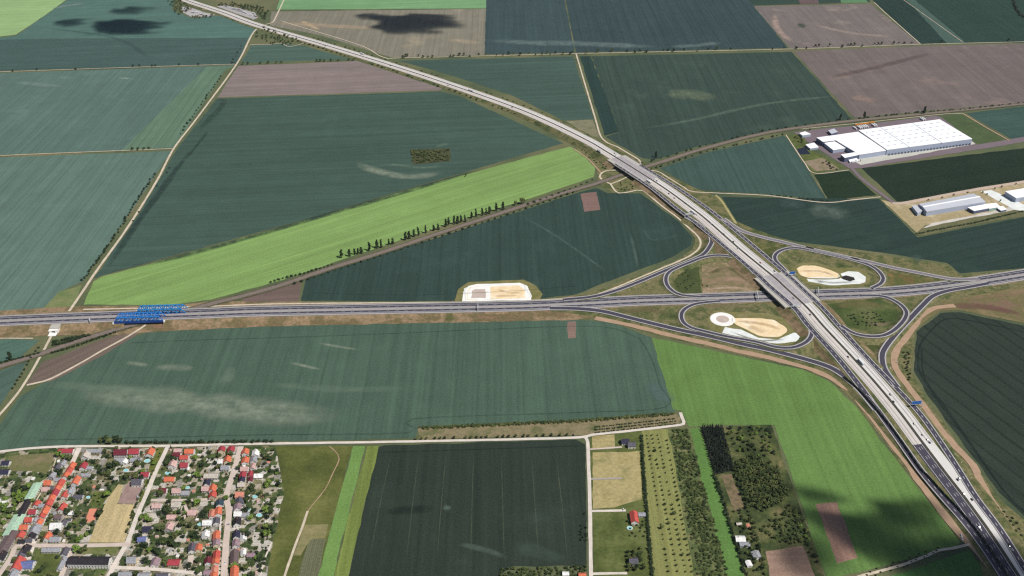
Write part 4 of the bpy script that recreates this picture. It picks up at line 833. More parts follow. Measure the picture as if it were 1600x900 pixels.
block(wh, [(1288, 223.5), (1305, 221), (1321, 231.5), (1302, 234.5)], 8, M_wpan, M_whs)
block(wh, [(1314, 241.5), (1336, 238), (1342.5, 241.6), (1320, 246.5)], 10.5, M_wpand, M_whs)
for k in range(26):                                   # loading docks along the apron side
    t = (k + .5) / 26; q = gp(1388 + (1519 - 1388) * t, 235.2 + (218.2 - 235.2) * t, 12); q2 = gp(1519, 218.2, 12) - gp(1388, 235.2, 12); a_ = math.atan2(q2.y, q2.x)
    o = MB().box(-1.7, 1.7, -1.2, .2, .3, 4.2).build('loading_dock', M_wpand, wh); o.location = (q.x, q.y, 0); o.rotation_euler = (0, 0, a_)
for pts, h, lab in (([(1249, 208), (1258, 205.5), (1267, 209.5), (1254, 211.5)], 6, 'white shed at the corner of the warehouse yard'), ([(1294, 204), (1303, 201), (1309, 206), (1299, 209)], 6, 'grey-blue canopy building behind the white warehouse'), ([(1259, 226), (1272, 223), (1279, 230), (1266, 232)], 5, 'low white shed between the warehouse and the dark pond'), ([(1325, 248), (1338, 246), (1341, 251), (1328, 253)], 3.5, 'pale blue-white lorry shelter at the warehouse gate')):
    r_ = empty('yard_shed', (0, 0, 0), 0, lab, 'shed'); block(r_, pts, h, M_wpand if 'canopy' in lab else M_wpan, M_whs if 'canopy' not in lab else M_grit)
# grey hall with its office wing, and the white hall beside it
hall = empty('factory_hall', (0, 0, 0), 0, 'long grey ridged factory hall on the dry tan site', 'hall')
def gable(root, a, b_, c, d, h, rise, wallm, roofm):
    """a,b far eave ends, d,c near eave ends (photo points at eave height)"""
    Pa, Pb, Pc, Pd = (gp(*q, h) for q in (a, b_, c, d)); m1 = (Pa + Pd) / 2; m2 = (Pb + Pc) / 2; up = Vector((0, 0, rise))
    g = [Vector((q.x, q.y, 0)) for q in (Pa, Pb, Pc, Pd)]
    v = g + [Pa, Pb, Pc, Pd, m1 + up, m2 + up]
    link('wall', mesh('wall', v, [(0, 1, 5, 4), (2, 3, 7, 6), (1, 2, 6, 9, 5), (3, 0, 4, 8, 7)]), wallm, root)
    v = [Pa, Pb, m2 + up, m1 + up, Pd, Pc]; v = [q + Vector((0, 0, .1)) for q in v] + [q + Vector((0, 0, .45)) for q in v]
    link('roof', mesh('roof', v, [(6, 9, 8, 7), (10, 11, 8, 9), (0, 1, 2, 3), (4, 3, 2, 5), (0, 6, 7, 1), (4, 5, 11, 10)]), roofm, root)
    mb = MB(); mb.bar(m1 + up + Vector((0, 0, .5)), m2 + up + Vector((0, 0, .5)), 3.2, .8); mb.build('ridge_skylight', M_whs, root)
gable(hall, (1435, 319), (1521, 302.5), (1540, 315.5), (1448, 331), 10, 2.2, M_wpan, M_grit)
block(hall, [(1425, 322), (1431, 319.8), (1441, 329), (1434, 333)], 7, M_wpan, M_grit)
block(hall, [(1512, 324), (1535, 320), (1546, 325), (1522, 329.5)], 7, M_wpand, M_whs)
block(hall, [(1536, 319.5), (1556, 317), (1563, 323), (1546, 326)], 6, M_teal, M_whs)
block(hall, [(1557, 324), (1567, 322), (1573, 327), (1564, 329)], 4.5, M_wpand, M_whs)
h2 = empty('factory_hall', (0, 0, 0), 0, 'white box hall cut off by the picture edge beside the grey hall', 'hall')
block(h2, [(1571, 299), (1632, 289), (1652, 299), (1588, 309.5)], 10, M_wpan, M_whs)

# ================================================================== BLUE TRUSS BRIDGES
M_blue = plain_mat('bridge_blue', (52, 134, 214), .06, .4, rough=.5, spec=.3)
M_blued = plain_mat('bridge_deep_blue', (30, 74, 150), .06, .4, rough=.5, spec=.3)
def truss_bridge(a, b_, width, ht, label, m):
    """through truss over the railway: a..b centre line ends (photo points at road level)"""
    A0 = gp(*a, 7); B0 = gp(*b_, 7); c = (A0 + B0) / 2; L = (B0 - A0).length; rz = math.atan2(B0.y - A0.y, B0.x - A0.x)
    r = empty('truss_bridge', c, rz, label, 'bridge', 'blue truss bridges over the railway'); x = L / 2; n = 12; d = L / n
    skew = 7.0
    MB().box(-x, x, -width / 2 + .5, width / 2 - .5, -1.2, -.12).build('deck', M_cwall, r)
    for s in (-1, 1):
        y = s * width / 2; k = skew * -s * 0 
        MB().box(-x, x, y - .5, y + .5, -2.6, 1.1).build('main_girder', M_blued, r)
        MB().bar((-x + d, y, ht), (x - d, y, ht), 1.5, 1.4).build('top_chord', m, r)
        for i in range(n):
            x0 = -x + i * d; x1 = x0 + d
            lo0, hi1 = ((x0, y, 1), (x1, y, ht)) if i % 2 == 0 else ((x0, y, ht), (x1, y, 1))
            MB().bar(lo0, hi1, 1.1, 1.1).build('diagonal', m, r)
        for i in range(1, n, 1):
            MB().bar((-x + i * d, y, 1), (-x + i * d, y, ht), .9, .9).build('vertical', m, r)
    for i in range(1, n):
        MB().bar((-x + i * d, -width / 2, ht), (-x + i * d, width / 2, ht), .8, .7).build('cross_brace', m, r)
    for i in range(1, n - 1):
        MB().bar((-x + i * d, -width / 2, ht - .1), (-x + i * d + d, width / 2, ht - .1), .6, .5).build('wind_brace', m, r)
    for e in (-1, 1):
        MB().box(e * (x + 1.2) - 1.2, e * (x + 1.2) + 1.2, -width / 2 - 1.5, width / 2 + 1.5, -6.9, -.2).build('abutment', M_conc, r)
    return r
truss_bridge((213, 488.2), (292, 485.8), 14, 8.5, 'lighter blue steel truss bridge carrying the far carriageway over the railway', plain_mat('bridge_teal', (50, 140, 204), .06, .4, rough=.5))
truss_bridge((180, 500.5), (257, 497.6), 14, 8.5, 'deep blue steel truss bridge carrying the near carriageway over the railway', M_blue)
# underpass for the farm road
up_ = empty('underpass', Vector((UNDER_X.x, UNDER_X.y, 0)), gdir((60, 504), (120, 502)), 'white concrete underpass with dark opening below the expressway', 'underpass')
for s_ in (-1, 1):
    MB().box(min(s_ * 3, s_ * 7.6), max(s_ * 3, s_ * 7.6), -23, 23, 0, 5.0).build('wing_wall', M_conc, up_)
    MB().box(-3.2, 3.2, min(s_ * 17, s_ * 23), max(s_ * 17, s_ * 23), 3.9, 5.02).build('lintel', M_conc, up_)
MB().box(-7.62, 7.62, -18, 18, 4.4, 6.7).build('roof_slab', M_cwall, up_)
MB().box(-6.5, 6.5, -32, -23.1, 0, .75).build('apron', M_conc, up_)
# ================================================================== BARRIERS, SIGNS, GANTRIES
PB = track([(1318, 590), (1340, 608.5), (1370, 642), (1401, 680.5), (1437, 733), (1448, 743.5), (1475.5, 774), (1500.5, 800), (1526, 831), (1549, 863), (1573, 899), (1620, 975)], zmot, 10)
nb = empty('noise_barrier', (0, 0, 0), 0, 'dark noise barrier running along the motorway edge by the bright green field', 'barrier')
M_nb = plain_mat('barrier_panel', (66, 72, 62), .12, .3)
for i in range(len(PB) - 1):
    a_ = PB[i]; b2 = PB[i + 1]
    MB().bar(a_ + Vector((0, 0, 1.2)), b2 + Vector((0, 0, 1.2)), .35, 5.2).build('panel', M_nb, nb)
    MB().box(a_.x - .25, a_.x + .25, a_.y - .25, a_.y + .25, a_.z - 1.5, a_.z + 4.1).build('post', M_cwall, nb)
M_sblue = plain_mat('sign_blue', (52, 112, 190), .05, .3); M_sback = plain_mat('sign_back', (206, 210, 214), .04, .3); M_post = plain_mat('post_steel', (196, 198, 200), .05, .4, rough=.5)
def gantry(px, py, z, ang, span, off, panels, label, ht=7.0):
    """posts and beam across lanes; panels: (centre, width, height, blue?)"""
    c = gp(px, py, z); r = empty('sign_gantry', c, ang, label, 'sign')
    for x in (-span / 2 + off, span / 2 + off): MB().box(x - .35, x + .35, -.35, .35, -z, ht).build('post', M_post, r)
    MB().box(-span / 2 + off, span / 2 + off, -.45, .45, ht - 1.0, ht).build('beam', M_post, r)
    for cx, w_, h_, bl in panels:
        pn = MB().box(cx - w_ / 2, cx + w_ / 2, -.75, -.5, ht - 1.5, ht - 1.5 + h_).build('panel', M_sblue if bl else M_sback, r)
        if bl:
            fr = MB()
            for z_ in (ht - 1.4, ht - 1.7 + h_): fr.box(cx - w_ / 2 + .15, cx + w_ / 2 - .15, -.8, -.76, z_, z_ + .12)
            for x_ in (cx - w_ / 2 + .1, cx + w_ / 2 - .25): fr.box(x_, x_ + .15, -.8, -.76, ht - 1.3, ht - 1.75 + h_)
            fr.build('border', M_white, pn)
AM = gdir((1369, 600), (1437, 685)); 
def across(y): a_ = cutm(y - 8, y + 8); v = a_[-1] - a_[0]; return math.atan2(v.y, v.x) - math.pi / 2
gantry(1431, 636, 3.8, math.radians(4), 17, 0, [(-.5, 14, 6, True)], 'large blue motorway sign over the fresh asphalt lane by the dirt road')
gantry(1237, 432, 7.3, math.radians(4), 12, 0, [(0, 10, 5.5, True)], 'blue direction sign beside the loop with the sand basin', 6.5)
gantry(1243, 482, 7.5, math.radians(12), 16, 0, [(0, 13, 3.5, False)], 'pale sign gantry seen from behind just past the overpass')
gantry(1076, 339, 6, math.radians(12), 16, 0, [(0, 13, 3.5, False)], 'pale sign gantry where the first slip road leaves the motorway')
gantry(1183.5, 465, .8, gdir((1183, 460), (1185, 470)), 26, 0, [(5, 7, 3, False), (-5, 7, 3, False)], 'sign gantry across the expressway just before the overpass', 6.5)
gantry(1278, 457, .8, gdir((1278, 452), (1279, 463)), 22, 4, [(5, 8, 3.4, False)], 'sign gantry across the expressway just behind the overpass', 6.5)
gantry(747, 483, 1.7, gdir((747, 478), (747.3, 490)), 17, -1, [(0, 5, 1.2, False)], 'slim white gantry across the expressway below the square basin', 6)
gantry(141, 503, 7, gdir((141, 498), (141.5, 508)), 10, 0, [(0, 5, 2.4, False)], 'small sign gantry on the expressway above the railway hedge', 5)
for i, (px, py) in enumerate([(1474, 688), (1484, 700), (1492, 711), (1502, 724), (1517, 748), (1402, 566), (1391, 576), (1438, 639), (1375, 461), (1299, 553)]):
    c = gp(px, py, 1.5); c.z = 0
    r = empty('road_sign', c, across(min(690, py)) + .5, 'small white road sign on the verge, %s of the roadside row' % ordn(i), 'sign', 'small road signs')
    MB().box(-.1, .1, -.1, .1, 0, 3.2).build('post', M_post, r); MB().box(-1.1, 1.1, -.16, -.1, 1.6, 3.4).build('panel', M_white, r)
# ================================================================== VEGETATION
def leaf_mat(name, cols):
    b = NB(name); oi = b.n('ShaderNodeObjectInfo'); p = b.pos()
    n = b.noise(p, .55, 2, .6); n2 = b.noise(p, .09, 2, .6)
    k = b.math('ADD', b.math('MULTIPLY', oi.outputs['Random'], .5), b.math('ADD', b.math('MULTIPLY', b.math('SUBTRACT', n, .5), .9), b.math('SUBTRACT', b.math('MULTIPLY', n2, 1.3), .4)))
    b.l(b.ramp(k, [(i / (len(cols) - 1), lin(c)) for i, c in enumerate(cols)]), b.b.inputs['Base Color'])
    b.b.inputs['Roughness'].default_value = .7
    return b.m
M_leaf = leaf_mat('leaves', [(36, 48, 30), (46, 60, 34), (64, 76, 42), (86, 94, 52), (108, 110, 68)])
M_leafd = leaf_mat('dark_leaves', [(36, 48, 32), (44, 58, 36), (54, 66, 42)])
M_leafb = leaf_mat('bright_leaves', [(84, 108, 46), (104, 126, 54), (112, 128, 66)])
M_con = leaf_mat('conifer_needles', [(44, 54, 46), (54, 64, 54), (74, 82, 68)])
M_bark = plain_mat('bark', (92, 78, 64), .2, 1.5)
def crown_geo(seed, kind, n):
    """leaf clumps spread through the crown; unit tree: height 1, crown radius about .5"""
    r = random.Random(seed); V = []; Fc = []
    lobes = []
    if kind == 'round':
        for i in range(8): a = r.uniform(0, 6.28); q = r.uniform(.05, .3); lobes.append((q * math.cos(a), q * math.sin(a), r.uniform(.42, .78), r.uniform(.17, .27)))
    elif kind == 'bush':
        for i in range(7): a = r.uniform(0, 6.28); q = r.uniform(.05, .32); lobes.append((q * math.cos(a), q * math.sin(a), r.uniform(.25, .65), r.uniform(.2, .3)))
    elif kind == 'poplar':
        for i in range(10): t = i / 9; a = r.uniform(0, 6.28); lobes.append((.1 * math.cos(a), .1 * math.sin(a), .2 + .72 * t, (.3 if t < .5 else .38 - .25 * t) * r.uniform(.75, 1.15)))
    else:
        for i in range(9): t = i / 8; lobes.append((r.uniform(-.03, .03), r.uniform(-.03, .03), .12 + .85 * t, .42 * (1.04 - t)))
    for i in range(n):
        lx, ly, lz, lr = r.choice(lobes)
        d = Vector((r.gauss(0, 1), r.gauss(0, 1), r.gauss(0, 1))).normalized()
        zz = .5 if kind in ('poplar', 'conifer') else .85
        c = Vector((lx, ly, lz)) + Vector((d.x, d.y, d.z * zz)) * lr * r.uniform(.55, 1.05)
        if c.z < .03: continue
        s = r.uniform(.055, .11) * (1.3 if n < 150 else 1)
        nn = (d + Vector((r.uniform(-.7, .7), r.uniform(-.7, .7), r.uniform(-.2, .9)))).normalized()
        t = nn.cross(Vector((r.uniform(-1, 1), r.uniform(-1, 1), .3))).normalized(); u = nn.cross(t)
        j = len(V); k = r.uniform(.6, 1.2)
        V += [c + t * s, c + u * s * k, c - t * s * r.uniform(.7, 1.2), c - u * s * k]; Fc.append((j, j + 1, j + 2, j + 3))
    return V, Fc
def trunk_geo(seed, top=.55, rad=.035):
    r = random.Random(seed); V = []; Fc = []
    def limb(a, b_, ra, rb):
        j = len(V); t = (b_ - a).normalized(); q = t.cross(Vector((.3, .9, .1))).normalized(); u = t.cross(q)
        for p, rr in ((a, ra), (b_, rb)):
            for k in range(6): an = k * math.pi / 3; V.append(p + q * rr * math.cos(an) + u * rr * math.sin(an))
        for k in range(6): Fc.append((j + k, j + (k + 1) % 6, j + 6 + (k + 1) % 6, j + 6 + k))
    m = Vector((0, 0, top)); limb(Vector((0, 0, -.02)), m, rad, rad * .6)
    for k in range(4):
        a = k * 1.57 + r.uniform(-.4, .4); limb(m * r.uniform(.6, .95), Vector((.24 * math.cos(a), .24 * math.sin(a), top + r.uniform(.05, .25))), rad * .5, rad * .2)
    return V, Fc
LEAFM = dict(round=M_leaf, bush=M_leafd, poplar=M_leafd, conifer=M_con, bright=M_leafb)
TREE = {}
for kind in ('round', 'bush', 'poplar', 'conifer', 'bright'):
    TREE[kind] = []
    for s in range(5):
        V, Fc = crown_geo(s * 17 + len(kind), 'round' if kind == 'bright' else kind, 230 if kind != 'bush' else 150)
        V2, F2 = trunk_geo(s, .5 if kind != 'bush' else .3)
        cm = mesh('crown', V, Fc); cm.materials.append(LEAFM[kind])
        tm = mesh('trunk', V2, F2); tm.materials.append(M_bark)
        j = len(V); am = mesh(kind + '_tree', V + V2, Fc + [tuple(i + j for i in q) for q in F2], [0] * len(Fc) + [1] * len(F2)); am.materials.append(LEAFM[kind]); am.materials.append(M_bark)
        TREE[kind].append((am, cm, tm))
NAMES = dict(round='tree', bush='bush', poplar='poplar_tree', conifer='conifer', bright='tree')
def tree(kind, p, h, w, label, cat=None, group=None, parts=False, name=None):
    am, cm, tm = rnd.choice(TREE[kind])
    if parts:
        o = link(name or NAMES[kind], None, label=label, cat=cat or 'tree', group=group)
        link('trunk', tm, None, o); link('crown', cm, None, o)
    else: o = link(name or NAMES[kind], am, None, None, None, label, cat or ('bush' if kind == 'bush' else 'tree'), group)
    o.location = (p.x, p.y, getattr(p, 'z', 0)); o.rotation_euler = (0, 0, rnd.uniform(0, 6.28)); o.scale = (w, w, h)
    return o
def polyl(pts, n, jit=0.0):
    """n points evenly along a traced line"""
    P_ = [gp(*p) for p in pts]; Ls = [(b_ - a).length for a, b_ in zip(P_, P_[1:])]; T = sum(Ls); out = []
    for i in range(n):
        s = (i + .5) / n * T + rnd.uniform(-jit, jit)
        for k, L in enumerate(Ls):
            if s <= L or k == len(Ls) - 1: out.append(P_[k].lerp(P_[k + 1], max(0, min(1, s / L)))); break
            s -= L
    return out
def inside(p, poly):
    r = False; n = len(poly)
    for i in range(n):
        a = poly[i]; b_ = poly[i - 1]
        if (a.y > p.y) != (b_.y > p.y) and p.x < (b_.x - a.x) * (p.y - a.y) / (b_.y - a.y) + a.x: r = not r
    return r
def scatter(pts, n, gap):
    poly = [gp(*q) for q in pts]; x0 = min(q.x for q in poly); x1 = max(q.x for q in poly); y0 = min(q.y for q in poly); y1 = max(q.y for q in poly); out = []; tries = 0
    while len(out) < n and tries < n * 60:
        tries += 1; p = Vector((rnd.uniform(x0, x1), rnd.uniform(y0, y1), 0))
        if inside(p, poly) and all((p - q).length > gap for q in out): out.append(p)
    return out
def mass(name, kind, P_, hs, ws, label, mat=None):
    """a thicket that reads as one mass"""
    V = []; Fc = []
    for p in P_:
        v, f = crown_geo(rnd.randint(0, 9999), kind, 90); h = rnd.uniform(*hs); w_ = rnd.uniform(*ws); j = len(V)
        V += [Vector((q.x * w_ + p.x, q.y * w_ + p.y, q.z * h)) for q in v]; Fc += [tuple(i + j for i in q) for q in f]
    return link(name, mesh(name, V, Fc), mat or M_leafd, None, 'stuff', label)
# bushes along the pale farm road
for i, p in enumerate(polyl([(382, 70), (366, 96)], 5) + polyl([(350, 118), (306, 180), (283, 212)], 20) + polyl([(246, 272), (222, 308), (196, 350), (178, 380)], 26) + polyl([(176, 382), (150, 417), (133, 440)], 18)):
    p.x -= rnd.uniform(3, 7); h = rnd.uniform(4, 7.5); tree('bush', p, h, h * 1.05, '%s dark bush from the far end along the pale farm road' % ordn(i), group='bushes along the farm road', name='roadside_bush')
for i, (x, y) in enumerate([(262, 263), (258, 270), (243, 291), (214, 332), (205, 346), (364, 99)]): tree('bush', gp(x + 3, y), 4.5, 4.5, '%s small bush down the field side of the pale farm road' % ordn(i), group='bushes opposite')
for i, (x, y) in enumerate([(20, 112), (58, 110), (118, 109), (208, 104), (218, 103.5), (238, 104), (243, 103.5), (280, 102.5), (310, 101.5), (363, 99)]): tree('bush', gp(x, y), 8, 8, '%s bush along the upper field track west of the farm road' % ordn(i), group='bushes on the upper track')
for i, (x, y) in enumerate([(207, 235), (216, 234.5), (225, 234), (233, 233.5)]): tree('round', gp(x, y), 8.5, 8, '%s tree of the four on the middle field track' % ordn(i), group='four track trees')
for i, x in enumerate([380, 388, 407, 419, 432, 440, 495, 501, 507, 517, 529, 545, 552]): tree('round', gp(x, 101 - (x - 375) * .036), 9, 9, '%s tree in the row above the far brown field' % ordn(i), group='trees above the brown field', name='roadside_tree')
TX = [630, 634, 637, 654, 661, 669, 676, 704, 709, 718, 725, 734, 748, 759, 776, 786, 795, 802, 813, 827, 837, 847, 855, 860, 868, 880, 891, 894, 917, 934, 956, 980, 992, 1000, 1010, 1037, 1044, 1053, 1069, 1090, 1107, 1120, 1142, 1207, 1225, 1244, 1260, 1274, 1279, 1296, 1316, 1325, 1329, 1335, 1347, 1366, 1372, 1377, 1396, 1404, 1413, 1424, 1471, 1575]
for i, x in enumerate(TX):
    y = interp([(620, 90), (900, 84), (1230, 76), (1440, 68.5), (1600, 65)], x) + rnd.choice((-1, 1.2)); h = rnd.uniform(7, 13)
    tree('round' if rnd.random() < .5 else 'bush', gp(x, y), h, h * .8, '%s roadside tree eastward along the far straight track' % ordn(i), group='trees on the far straight track', name='roadside_tree')
# banks of the far motorway
BANK = []
for side, a, b_ in (('field', -27, -21), ('far', 21, 27)):
    P_ = cutm(62, 244); N_ = sides(P_)
    for i in range(0, len(P_), 2 if side == 'far' else 2):
        if rnd.random() < .2: continue
        p = P_[i] + N_[i] * rnd.uniform(a, b_); p.z = 0; h = rnd.uniform(3.5, 6.5)
        BANK.append(p)
mass('shrubbery', 'bush', BANK, (3.5, 6), (6, 10), 'belt of low dark shrubs on the banks of the far motorway')
# poplars along the railway
PX = [(535, 712), (585, 702), (618, 692), (638, 690), (660, 685), (710, 668), (757, 652), (785, 647), (830, 632), (855, 627), (935, 602), (958, 592), (990, 578), (1015, 572), (1062, 557), (1112, 542), (1140, 536), (1187, 518), (1205, 508), (1240, 502), (1262, 497), (1282, 490), (1308, 486), (1348, 465), (1375, 458), (1415, 447), (1440, 441), (1460, 434), (1503, 421), (1545, 410)]
for i, (x, y) in enumerate(PX):
    h = rnd.uniform(13, 20); tree('poplar', gp(400 + x / 4, 225 + y / 4), h, rnd.uniform(6.5, 11), '%s slim poplar along the railway counted from the expressway end' % ordn(i), group='poplars along the railway', parts=True)
tree('round', gp(816, 319), 17, 14, 'broad dark tree closing the poplar row, larger of two', parts=True); tree('round', gp(805, 321), 11, 9, 'broad dark tree closing the poplar row, smaller of two', parts=True)
RS = polyl([(420, 443), (440, 436), (475, 428), (522, 413)], 16) + polyl([(455, 446), (485, 436), (552, 414), (600, 399)], 14) + polyl([(600, 399), (700, 366), (790, 337), (900, 300)], 30) + polyl([(820, 322), (880, 300), (930, 280)], 12)
for i, p in enumerate(RS): h = rnd.uniform(3, 5.5); tree('bush', p, h, h * 1.5, '%s low bush down the railway from the poplars, counted on both banks' % ordn(i), group='bushes beside the railway', name='railway_bush')
RE = polyl([(1010, 268), (1100, 238), (1230, 209)], 22, 6) + polyl([(1000, 256), (1050, 243), (1100, 228), (1200, 203), (1330, 186)], 26, 6) + polyl([(1340, 186), (1430, 176), (1500, 172), (1600, 161)], 34, 6)
for i, p in enumerate(RE): h = rnd.uniform(3, 5.5); tree('bush', p, h, h * 1.5, '%s low bush outward along the railway beyond the motorway' % ordn(i), group='bushes beside the far railway', name='railway_bush')
for x, y, h, l in ((1313, 187.5, 16, 'first tall lone tree behind the warehouse'), (1350, 185.5, 18, 'second tall lone tree behind the warehouse'), (1444, 178, 20, 'tallest lone tree behind the warehouse, by the dry track'), (1265, 205, 9, 'dark tree at the warehouse yard corner'), (1025, 246, 15, 'tall dark tree by the railway bridge of the motorway'), (1018, 253, 9, 'small dark tree by the railway bridge of the motorway'), (17, 562, 16, 'lone dark tree beside the railway at the picture edge'), (728, 276, 8, 'brown bush on the edge of the bright green wedge')): tree('poplar' if h > 14 else 'bush', gp(x, y), h, h * .6, l, 'tree', parts=h > 14)
# railway hedges at the expressway
mass('hedge', 'bush', polyl([(82, 540), (105, 536), (125, 529), (142, 524)], 26, 3) + polyl([(84, 535), (110, 530), (136, 526)], 16, 3), (4, 7), (6, 9), 'dark hedge between the underpass and the railway')
mass('hedge', 'bush', polyl([(-10, 570), (20, 563), (45, 557), (62, 552)], 24, 3) + polyl([(78, 553), (120, 541), (180, 520)], 26, 2), (3, 5), (5, 7), 'dark scrub lining the railway near the farm road')
for i, p in enumerate(polyl([(68, 540), (52, 562), (40, 585), (22, 612)], 12, 2)): tree('bush', p + Vector((-5, 0, 0)), 4, 5, 'bush along the farm road south of the underpass', group='bushes south of the underpass')
# far service areas: woods and belts
mass('woodland', 'round', scatter([(262, 2), (280, 0), (300, 14), (288, 22), (300, 27), (345, 25), (310, 30), (275, 22)], 44, 9), (6, 11), (8, 12), 'dark wood around the far rest area, field side of the motorway', M_leaf)
mass('woodland', 'round', scatter([(335, 8), (360, 6), (400, 10), (420, 18), (415, 34), (402, 22), (372, 12)], 52, 9), (6, 11), (8, 12), 'dark wood around the far rest area, beyond the motorway', M_leaf)
mass('woodland', 'round', scatter([(398, 52), (412, 44), (470, 62), (470, 72), (402, 68)], 44, 9), (5, 9), (7, 11), 'small wood between the far motorway and the farm road', M_leaf)
# pond thicket in the field
mass('thicket', 'bush', scatter([(643, 235), (702, 233), (703, 251), (646, 256)], 70, 5), (3, 6), (7, 11), 'rectangular dark thicket standing alone in the dark field', M_leaf)
# grove and hedge along the field road above the village
for i, p in enumerate(scatter([(155, 694), (192, 693), (192, 689), (155, 690)], 12, 6)): h = rnd.uniform(9, 13); tree('round', p, h, h * .9, 'tall dark tree in the grove above the field road', group='grove above the field road')
for i, p in enumerate(polyl([(196, 693), (240, 692.5), (320, 692), (430, 691)], 46, 3)): h = rnd.uniform(4, 7); tree('bush', p, h, h * 1.2, '%s bush along the hedge above the field road' % ordn(i), group='hedge above the field road', name='hedge_bush')
# long hedge north of the lane
mass('hedge', 'bush', polyl([(655, 669), (800, 663), (900, 658), (1055, 647)], 150, 2) + polyl([(660, 671), (900, 660), (1050, 649)], 60, 2), (3, 5), (4.5, 6.5), 'long leafy hedge between the broad field and the lane', M_leaf)
for i, x in enumerate([650, 659, 667, 680, 688, 695, 710, 728, 736, 745, 753, 761, 778, 787, 795, 806, 818, 826, 840, 850, 862, 875, 886]): tree('round', gp(x, 687.5 - (x - 650) * .028), 5.5, 5, '%s small round tree along the lane verge' % ordn(i), group='trees on the lane verge', name='roadside_tree')
mass('vineyard', 'bush', sum((polyl([(928, 677 - k * 4.5), (1056, 663 - k * 4.2)], 34, 1) for k in range(3)), []), (1.5, 2.6), (3, 4.5), 'rows of dark soft-fruit bushes beside the lane', M_leafd)
# orchard
for r_, (a, b_) in enumerate([((1010, 678), (1045, 898)), ((1018, 678), (1059, 898)), ((1027, 678), (1072, 898)), ((1040, 680), (1082, 898))]):
    for i, p in enumerate(polyl([a, b_], 30, 1)):
        if rnd.random() < .12: continue
        h = rnd.uniform(2.6, 4.2) * (1.8 if rnd.random() < .08 else 1); tree('round', p, h, h * .95, '%s tree down the %s orchard row from the tall hedge' % (ordn(i), ORD[r_]), group='orchard row %s' % ORD[r_], name='orchard_tree')
mass('hedge', 'bush', polyl([(1002, 680), (1006, 740), (1012, 820), (1020, 905)], 75, 1), (3.5, 6), (5, 7), 'tall hedge between the house parcels and the orchard', M_leafd)
mass('thicket', 'bush', scatter([(1048, 673), (1075, 672), (1140, 900), (1090, 900)], 400, 2.6), (1.5, 5), (3, 7), 'scrubby thicket strip between the orchard and the bright strip', M_leaf)
mass('conifer_plantation', 'conifer', scatter([(1096, 669), (1128, 668), (1146, 735), (1116, 742)], 260, 2.2), (6, 9), (3.5, 5), 'dense dark conifer plantation at the top of the garden strip', M_con)
for i, p in enumerate(polyl([(1116, 742), (1134, 800), (1150, 850), (1166, 905)], 44, 1)): tree('bush', p + Vector((rnd.uniform(-2, 2), 0, 0)), rnd.uniform(3, 8), rnd.uniform(4, 7), '%s dark hedge tree along the bright green strip' % ordn(i), group='hedge trees by the bright strip', name='hedge_tree')
for i, p in enumerate(polyl([(1130, 690), (1150, 740), (1165, 785), (1178, 830), (1194, 900)], 48, 2)): tree('round', p + Vector((rnd.uniform(-3, 3), 0, 0)), rnd.uniform(3.5, 9), rnd.uniform(4, 8), '%s dark tree of the line through the garden strip' % ordn(i), group='tree line in the garden strip', name='hedge_tree')
mass('woodland', 'round', scatter([(1148, 726), (1172, 712), (1212, 730), (1235, 775), (1215, 790), (1190, 800), (1168, 790)], 190, 3.4), (4, 8.5), (5.5, 9), 'dense little wood in the garden strip beside the bright field', M_leaf)
for i, p in enumerate(scatter([(1130, 670), (1203, 668), (1212, 715), (1195, 718), (1150, 712)], 48, 5) + scatter([(1232, 790), (1250, 800), (1280, 880), (1270, 880)], 16, 6)):
    h = rnd.uniform(4, 8); tree(rnd.choice(('round', 'round', 'bush', 'bright')), p, h, h * 1.05, 'leafy tree in the wild garden between the strips', group='trees of the wild garden')
mass('woodland', 'bush', scatter([(1215, 800), (1235, 790), (1262, 832), (1265, 848), (1228, 853), (1190, 830)], 60, 4.5), (3, 7), (4.5, 8), 'scrubby copse above the bare allotment', M_leaf)
for i, p in enumerate(scatter([(1146, 800), (1160, 798), (1195, 890), (1176, 895)], 34, 4.5)): h = rnd.uniform(3.5, 6); tree('round', p, h, h, 'garden tree around the summer houses', group='trees around the summer houses')
for i, p in enumerate(scatter([(980, 862), (1002, 858), (1006, 892), (982, 893)], 22, 4.5)): h = rnd.uniform(5, 8); tree('round', p, h, h * .9, 'dark tree around the hidden slate-roofed house', group='trees around the hidden house')
for i, p in enumerate(scatter([(978, 815), (1008, 812), (1008, 840), (985, 842)], 14, 5)): h = rnd.uniform(2.5, 4); tree('bush', p, h, h * 1.2, 'small bush in the garden of the red-roofed house', group='bushes by the red-roofed house')
mass('thicket', 'bush', scatter([(783, 890), (916, 886), (916, 903), (780, 906)], 60, 4), (3, 6), (4, 7), 'overgrown strip of bushes below the dark field', M_leaf)
for i, p in enumerate(scatter([(907, 822), (917, 820), (917, 846), (908, 846)], 10, 4) + [gp(913, 803)]): tree('bush', p, 4, 4.5, 'dark bush at the lane edge of the dark field', group='bushes at the lane edge')
for i, p in enumerate(scatter([(1411, 552), (1420, 550), (1424, 600), (1416, 594)], 18, 4)): tree('bush', p, 3.5, 4.5, 'dark bush between the dirt road and the striped field', group='bushes by the striped field')
for i, p in enumerate(sorted(scatter([(1555, 790), (1585, 812), (1640, 900), (1600, 880)], 36, 6), key=lambda q: -q.y)): tree('bush', p, rnd.uniform(2, 4), 4.5, '%s bush down the rough verge below the striped field' % ordn(i), group='bushes below the striped field')
for i, p in enumerate(scatter([(1350, 893), (1465, 855), (1475, 860), (1400, 893), (1350, 906)], 26, 5)): tree('bush', p, rnd.uniform(1.5, 3), 3, 'small bush along the pale track below the bright field', group='bushes along the pale track')
